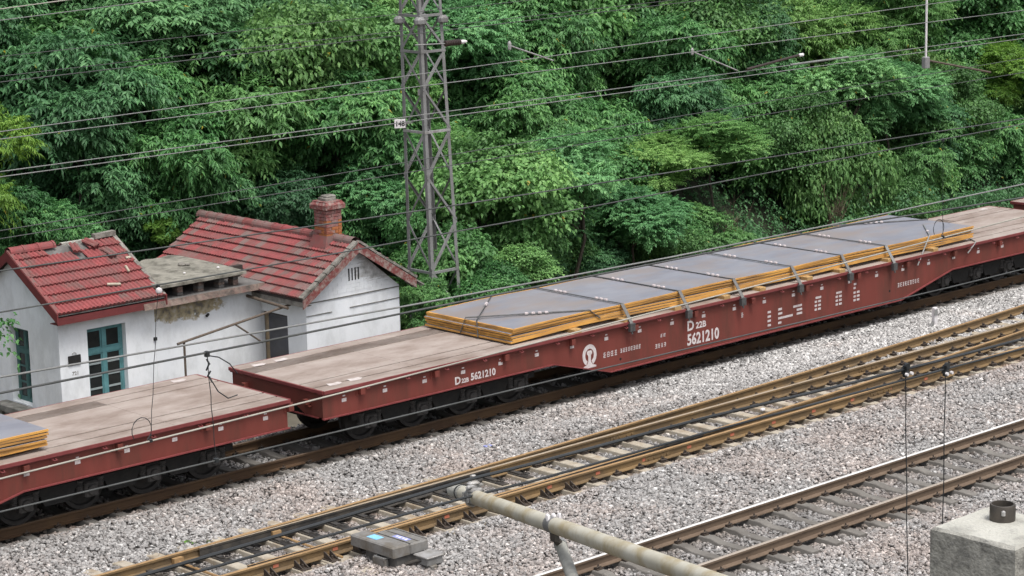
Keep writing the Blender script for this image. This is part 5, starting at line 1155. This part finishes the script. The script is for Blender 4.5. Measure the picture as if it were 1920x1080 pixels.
def dropper(label, p0, p1, loop, rad=0.0036, kink=0.03, m='wire_black', cs=0.55):
    p0, p1 = Vector(p0), Vector(p1); t = thing('dropper', label, 'dropper cord', p0, 'dropper cords between overhead wires')
    d = p1 - p0; pts = [d * (k / 10) + Vector((math.sin(k * 2.1) * kink * 0.25, 0, 0)) for k in range(11)]
    MB().tube(pts, rad, 5).build('cord', M[m], t)
    MB().bbox(-0.03 * cs, 0.03 * cs, -0.02, 0.02, -0.05 * cs, 0.03 * cs, 0.008 * cs).build('clip', M[m], t); MB().bbox(-0.03 * cs, 0.03 * cs, -0.02, 0.02, -0.03 * cs, 0.03 * cs, 0.008 * cs).build('clip', M[m], t, d)
    if loop: MB().tube([d + Vector((-0.10 + 0.12 * math.cos(a), 0, 0.13 + 0.13 * math.sin(a))) for a in [R(-60 + 25 * k) for k in range(12)]], 0.005, 5).build('tail_loop', M[m], t)
    return t
dropper('thin dropper cord with loop hanging from the white ball before the shed', (12.749, 19.2, 7.0), (12.558, 19.2, 5.41), True, kink=0.02)
dropper('thin dropper cord with loop over the far end of the steel plates', (25.907, 19.2, 7.085), (25.937, 19.2, 5.70), True, kink=0.02)
dropper('thin dropper cord hanging from the clip before the gap between wagons', (9.843, 14.2, 7.56), (9.879, 14.2, 6.70), False, kink=0.015)
for x, z, lab in ((10.365, 8.327, 'black dropper cord from the clamp farther from the concrete mast, ending over ballast'), (10.75, 8.262, 'black dropper cord from the clamp above the concrete mast head')):
    t = dropper(lab, (x, 7.926, z), (x + (0.06 if x < 10.5 else -0.01), 7.926, z - 1.8), False, 0.0035, 0.014)
    mb = MB(); mb.bbox(-0.011, 0.011, -0.016, 0.016, -0.045, 0.026, 0.005); mb.lathe([(0.018, -0.01), (0.018, 0.01)], (-0.006, -0.016, 0.024), 'Y', 10); mb.build('clamp_body', M['wire_black'], t)
    for q in (-0.03, 0.026): MB().lathe([(0.01, -0.026), (0.01, -0.01)], (q * 0.8, -0.012, -0.022), 'Y', 8).build('clamp_bolt', M['white'], t)
ball = tag(MB().lathe([(0.0, -0.035), (0.03, -0.02), (0.036, 0.0), (0.03, 0.02), (0.0, 0.035)], (0, 0, 0), 'Z', 10).build('insulator_ball', M['white'], None, (12.74, 19.17, 6.955), True), 'white insulator ball where the dropper meets the wire over the shed eaves', 'insulator')
t = thing('tail_wire', 'dark wire tail curling from the clip beside the main wagon end', 'wire tail', (9.85, 14.2, 7.54), None)
MB().tube([(0, 0, 0), (0.1, 0, -0.03), (0.2, 0, -0.1), (0.27, 0, -0.19)], 0.005, 5).build('strand', M['wire_black'], t); MB().tube([(0.01, 0, -0.18), (0.08, 0, -0.3), (0.17, 0, -0.37), (0.26, 0, -0.36)], 0.005, 5).build('strand', M['wire_black'], t)
mb = MB()
for k in range(4): mb.tube([(0.005 * math.sin(k), 0.02 * math.cos(k * 1.5), -0.03 - k * 0.045), (0.015 * math.cos(k * 2), 0.02 * math.sin(k * 1.5), -0.075 - k * 0.045)], 0.007, 6)
mb.build('link', M['wire_black'], t)

# ------------------------------------------------------------------ catenary fittings far side
def rod(name, label, cat, p0, p1, rad, m, ends=None, group=None):
    t = thing(name, label, cat, p0, group); d = Vector(p1) - Vector(p0)
    MB().tube([(0, 0, 0), d], rad, 8).build('rod', M[m], t)
    if ends:
        MB().lathe([(0.015, -0.08), (0.03, -0.06), (0.034, 0.04), (0.015, 0.08)], (0, 0, 0), 'Z', 8).build('end_fitting', M[ends], t)
    return t
rod('steady_arm', 'pale steady arm hanging from a white fitting near the lattice mast', 'steady arm', (27.08, 29.38, 7.79), (28.13, 29.38, 7.44), 0.013, 'galv_pale', 'galv_pale', 'steady arms')
rod('steady_arm', 'pale steady arm hanging before the trees above the middle of the plates', 'steady arm', (36.99, 34.2, 6.63), (38.48, 34.2, 6.08), 0.015, 'galv_pale', 'galv_pale', 'steady arms')
dt = rod('drop_tube', 'white vertical drop tube hanging from above over the far trees', 'drop tube', (45.41, 34.2, 5.7), (45.43, 34.2, 9.6), 0.028, 'white')
MB().bbox(-0.09, 0.09, -0.07, 0.07, -0.16, 0.12, 0.02).build('bracket', M['galv'], dt)
rod('registration_arm', 'dark registration arm sloping away from the foot of the white drop tube', 'registration arm', (45.5, 34.2, 5.72), (48.1, 34.2, 5.2), 0.024, 'rusty_pipe')
rod('splice_sleeve', 'pale splice sleeve on the wire pair above the yellow-green shoots', 'wire splice', (40.3, 34.2, 6.055), (42.4, 34.2, 6.06), 0.024, 'wire_pale')
t = rod('rod_insulator', 'dark brown rod insulator with white end before the upper trees', 'insulator', (38.79, 34.2, 6.08), (40.6, 34.2, 6.25), 0.03, 'porcelain', None, 'insulators')
MB().lathe([(0.02, -0.08), (0.04, -0.06), (0.04, 0.06), (0.02, 0.08)], (1.9, 0, 0.17), 'X', 8).build('end_fitting', M['white'], t)
t = thing('rod_insulator', 'dark ribbed insulator with pale end beside the lattice mast', 'insulator', (32.65, 37.5, 6.98), 'insulators')
prof = []
for k in range(9): prof += [(0.05, k * 0.05), (0.068, k * 0.05 + 0.012), (0.068, k * 0.05 + 0.03), (0.05, k * 0.05 + 0.042)]
MB().lathe(prof, (0, 0, 0), 'X', 12).build('ribbed_body', M['porcelain'], t); MB().lathe([(0.03, 0.45), (0.045, 0.47), (0.045, 0.55), (0.02, 0.64)], (0, 0, 0), 'X', 10).build('end_fitting', M['white'], t)
MB().tube([(-0.6, 0.3, 0.0), (0, 0, 0)], 0.015, 6).build('tie', M['galv'], t)

# ------------------------------------------------------------------ lower right: concrete mast head, cantilever tube
ms = thing('concrete_mast', 'stained square concrete mast head with a steel socket on top', 'mast', (7.78, 5.43, -0.8))
mb = MB(); hx, hy, ht = 0.215, 0.215, 9.3
rings = []
for z, e in ((0, 0), (ht - 0.012, 0), (ht, 0.014)):
    pts = []
    for (ax, ay, bx, by) in ((-1, -1, 1, -1), (1, -1, 1, 1), (1, 1, -1, 1), (-1, 1, -1, -1)):
        for k in range(6):
            f_ = k / 6; j = random.uniform(-.003, .003) if z > 1 and k else 0
            pts.append(((ax + (bx - ax) * f_) * (hx - e) + j, (ay + (by - ay) * f_) * (hy - e) + j, z + j))
    rings.append(pts)
mb.loft(rings, True); m_ = len(mb.f); mb.mi = [0] * (m_ - 1) + [1]; mb.build('shaft', [M['concrete'], M['concrete_top']], ms)
sk = MB(); ri, ro = 0.046, 0.055; n = 24
c = Vector((0.07, 0.05, ht)); rings = [[(c.x + r_ * math.cos(2 * math.pi * k / n), c.y + r_ * math.sin(2 * math.pi * k / n), c.z + z) for k in range(n)] for r_, z in ((ro, -0.01), (ro, 0.068), (ro - 0.003, 0.073), (ri, 0.073), (ri, -0.002))]
sk.loft(rings, True); sk.build('socket', M['socket'], ms, smooth=True)
MB().lathe([(0.009, 0), (0.009, 0.018), (0.004, 0.022)], c + Vector((-0.045, -0.036, 0.036)), 'Z', 8).build('socket_bolt', M['galv_pale'], ms)

CA, CB = Vector((7.026, 7.926, 8.284)), Vector((5.812, 5.366, 8.774))                # the tube runs from over the turnout back up towards the camera's side
ct = thing('cantilever', 'weathered grey-tan cantilever tube with clamps reaching over the turnout', 'cantilever', tuple(CA))
Q = lambda t: (CB - CA) * t
CROT = (R(-9.8), 0, R(-25.3)); CR = 0.0365
MB().tube([Q(-0.085), Q(0.4), Q(1.3)], CR, 22).build('main_tube', M['pipe'], ct, smooth=True)
MB().tube([Q(-0.15), Q(-0.0855)], CR * 1.02, 22).build('tube_end', M['concrete_top'], ct, smooth=True)
MB().tube([Q(-0.102), Q(-0.098)], CR * 1.12, 22).build('end_band', M['wire_black'], ct)
cl = obj('wire_clamp', None, ct, Q(-0.02), CROT); cl.scale = (0.7, 0.7, 0.7)
MB().tube([(0, -0.075, 0), (0, -0.07, 0), (0, 0.03, 0), (0, 0.035, 0)], [0.047, 0.053, 0.053, 0.047], 20).build('collar', M['galv_pale'], cl, smooth=True)
MB().tube([(0, 0.04, 0), (0, 0.085, 0)], 0.056, 20).build('collar', M['galv'], cl, smooth=True)
mb = MB(); mb.bbox(-0.05, 0.05, -0.06, 0.035, 0.045, 0.07, 0.012); mb.build('saddle', M['galv_pale'], cl)
mb = MB(); mb.bbox(-0.085, 0.085, -0.03, 0.012, 0.071, 0.09, 0.01); o = mb.build('saddle_plate', M['galv_pale'], cl); o.rotation_euler.z = R(35)
mb = MB(); mb.bbox(-0.045, 0.045, -0.035, 0.035, 0.091, 0.112, 0.014); mb.build('cap_plate', M['galv_pale'], cl)
MB().lathe([(0.022, 0.112), (0.022, 0.15), (0.016, 0.156)], (0, 0.0, 0), 'Z', 6).build('bolt', M['galv_pale'], cl)
for x, y in ((-0.06, -0.04), (0.06, -0.04), (-0.062, 0.06), (0.062, 0.06)):
    MB().lathe([(0.012, -0.03), (0.012, 0.0), (0.008, 0.002), (0.008, 0.035)], (x, y, 0), 'Z', 6).build('bolt', M['galv'], cl)
MB().tube([(-0.05, 0.062, -0.02), (-0.035, 0.062, -0.055), (0.0, 0.062, -0.068), (0.035, 0.062, -0.055), (0.05, 0.062, -0.02)], 0.011, 6).build('u_bolt', M['galv_pale'], cl)
cb = obj('strut_clamp', None, ct, Q(0.41), CROT); cb.scale = (0.7, 0.7, 0.7)
MB().tube([(0, -0.06, 0), (0, -0.055, 0), (0, 0.055, 0), (0, 0.06, 0)], [0.048, 0.054, 0.054, 0.048], 20).build('collar', M['galv'], cb, smooth=True)
MB().tube([(0, 0.065, 0), (0, 0.16, 0)], 0.0475, 20).build('pale_label', M['label_blue'], cb, smooth=True)
for x, y in ((-0.035, -0.02), (0.0, -0.035), (-0.025, 0.03), (0.012, 0.02), (0.045, 0.0)): MB().lathe([(0.013, 0.03), (0.013, 0.062), (0.008, 0.07)], (x, y, 0), 'Z', 6).build('bolt', M['white'], cb)
MB().bbox(-0.02, 0.02, -0.05, 0.03, -0.1, -0.045, 0.008).build('lug', M['socket'], cb)
S0 = Vector((6.60, 6.91, 8.375)) - CA; S1 = Vector((5.77, 5.85, 8.40)) - CA
MB().tube([Q(0.42) + Vector((0, 0, -0.06)), S0 + (S1 - S0) * 0.02], 0.017, 10).build('strut_eye', M['socket'], ct)
MB().tube([S0, S1], 0.0262, 20).build('strut_tube', M['pipe_grey'], ct, smooth=True)
MB().tube([S0 + (S0 - S1) * 0.004, S0 + (S1 - S0) * 0.03], 0.029, 20).build('strut_cap', M['galv'], ct, smooth=True)

# ------------------------------------------------------------------ point machine beside the turnout
pm = thing('point_machine', 'grey box point machine with blue stickers on its lid beside the turnout', 'point machine', (22.7, 27.7, -0.27)); pm.scale = (1.12, 1.12, 1.12)
mb = MB(); mb.bbox(-0.26, 0.30, -0.34, 0.36, 0.0, 0.24, 0.02); mb.build('base', M['machine_dark'], pm)
MB().bbox(-0.33, -0.01, -0.38, 0.62, 0.24, 0.40, 0.02).build('lid', M['machine'], pm); MB().bbox(-0.006, 0.34, -0.38, 0.40, 0.24, 0.39, 0.02).build('lid', M['machine'], pm)
for x in (0.01, 0.17, 0.32): MB().box(x - 0.012, x + 0.012, -0.36, 0.38, 0.3895, 0.402).build('lid_rib', M['machine'], pm)
MB().box(-0.24, -0.09, 0.12, 0.34, 0.4005, 0.405).build('sticker', M['sky_blue'], pm)
MB().box(0.035, 0.145, -0.22, 0.10, 0.3905, 0.395).build('sticker', M['violet_blue'], pm)
mb = MB()
for k in range(4): mb.box(0.06 + 0.015 * (k % 2), 0.12, -0.19 + k * 0.07, -0.15 + k * 0.07, 0.395, 0.397)
mb.build('white_print', M['white'], pm)
MB().bbox(-0.345, -0.27, -0.2, 0.1, 0.06, 0.19, 0.015).build('latch', M['machine'], pm)
MB().tube([(-0.265, -0.2, 0.2), (-0.36, -0.2, 0.21), (-0.36, 0.02, 0.21), (-0.265, 0.02, 0.2)], 0.014, 6).build('handle', M['galv'], pm)
MB().tube([(0.1, 0.40, 0.34), (0.1, 0.46, 0.36), (0.22, 0.46, 0.36), (0.22, 0.40, 0.34)], 0.013, 6).build('handle', M['galv'], pm)
MB().bbox(-0.8, -0.27, -0.25, 0.75, -0.02, 0.05, 0.01).build('mounting_slab', M['sleeper_pale'], pm)
MB().bbox(-0.3, 0.34, -0.62, -0.35, -0.03, 0.02, 0.01).build('mounting_slab', M['machine_dark'], pm)
mb = MB(); mb.bbox(0.02, 0.32, -0.72, -0.44, 0.12, 0.23, 0.015); mb.build('cable_box', M['galv'], pm)
MB().bbox(0.0, 0.34, -0.74, -0.42, 0.231, 0.25, 0.008).build('cable_box_lid', M['galv_pale'], pm); MB().tube([(0.335, -0.74, 0.245), (0.335, -0.42, 0.245)], 0.018, 8).build('cable_box_hinge', M['galv_pale'], pm)
MB().bbox(0.06, 0.18, -0.76, -0.6, -0.25, 0.119, 0.01).build('cable_duct', M['machine'], pm)
MB().tube([(-0.1, -0.36, 0.1), (0.0, -0.5, 0.16), (0.05, -0.58, 0.18)], 0.03, 8).build('cable', M['rail_black'], pm)
MB().tube([(0.2, 0.4, 0.06), (0.2, 1.0, 0.06)], 0.02, 6).build('throw_rod', M['rail_tan'], pm)

# a few weeds between the stones
gw = np.random.default_rng(21); PW = []
for x, y, n in ((20.75, 30.75, 5), (21.0, 30.85, 3)): PW.append(np.stack([x + gw.normal(0, 0.1, n), y + gw.normal(0, 0.08, n), -0.29 + gw.random(n) * 0.02], 1))
PW = np.concatenate(PW); me = leaf_mesh('weeds', 'locust', PW, unit(gw.normal(0, 1, PW.shape) + UP * 0.8), gw, 0.5 + gw.normal(0, 0.1, len(PW)), M['leaf_lime'])
weeds = obj('weeds', me); weeds['kind'] = 'stuff'
# ------------------------------------------------------------------ small things on the ballast
mk = thing('marker_post', 'small white marker post standing on the pale ballast beside the turnout', 'marker post', (42.75, 31.85, -0.24))
MB().bbox(-0.06, 0.06, -0.05, 0.05, 0, 0.52, 0.015).build('post', M['white'], mk); MB().bbox(-0.09, 0.03, -0.064, -0.052, 0.34, 0.48, 0.004).build('dark_band', M['galv'], mk)
MB().prism([(-0.2, 0.0), (-0.065, 0.0), (-0.065, 0.2), (-0.16, 0.1)], -0.03, 0.03).build('foot', M['galv'], mk)
tag(MB().bbox(-0.08, 0.08, -0.05, 0.05, 0, 0.02, 0.005).build('plastic_scrap', M['violet_blue'], None, (28.4, 31.71, -0.165)), 'scrap of pale blue plastic lying on the ballast before the wagon', 'litter')
tag(MB().bbox(-0.05, 0.05, -0.04, 0.04, 0, 0.04, 0.015).build('pale_stone', M['white'], None, (34.05, 29.62, -0.17)), 'white lump of paper lying between the turnout rails', 'litter')
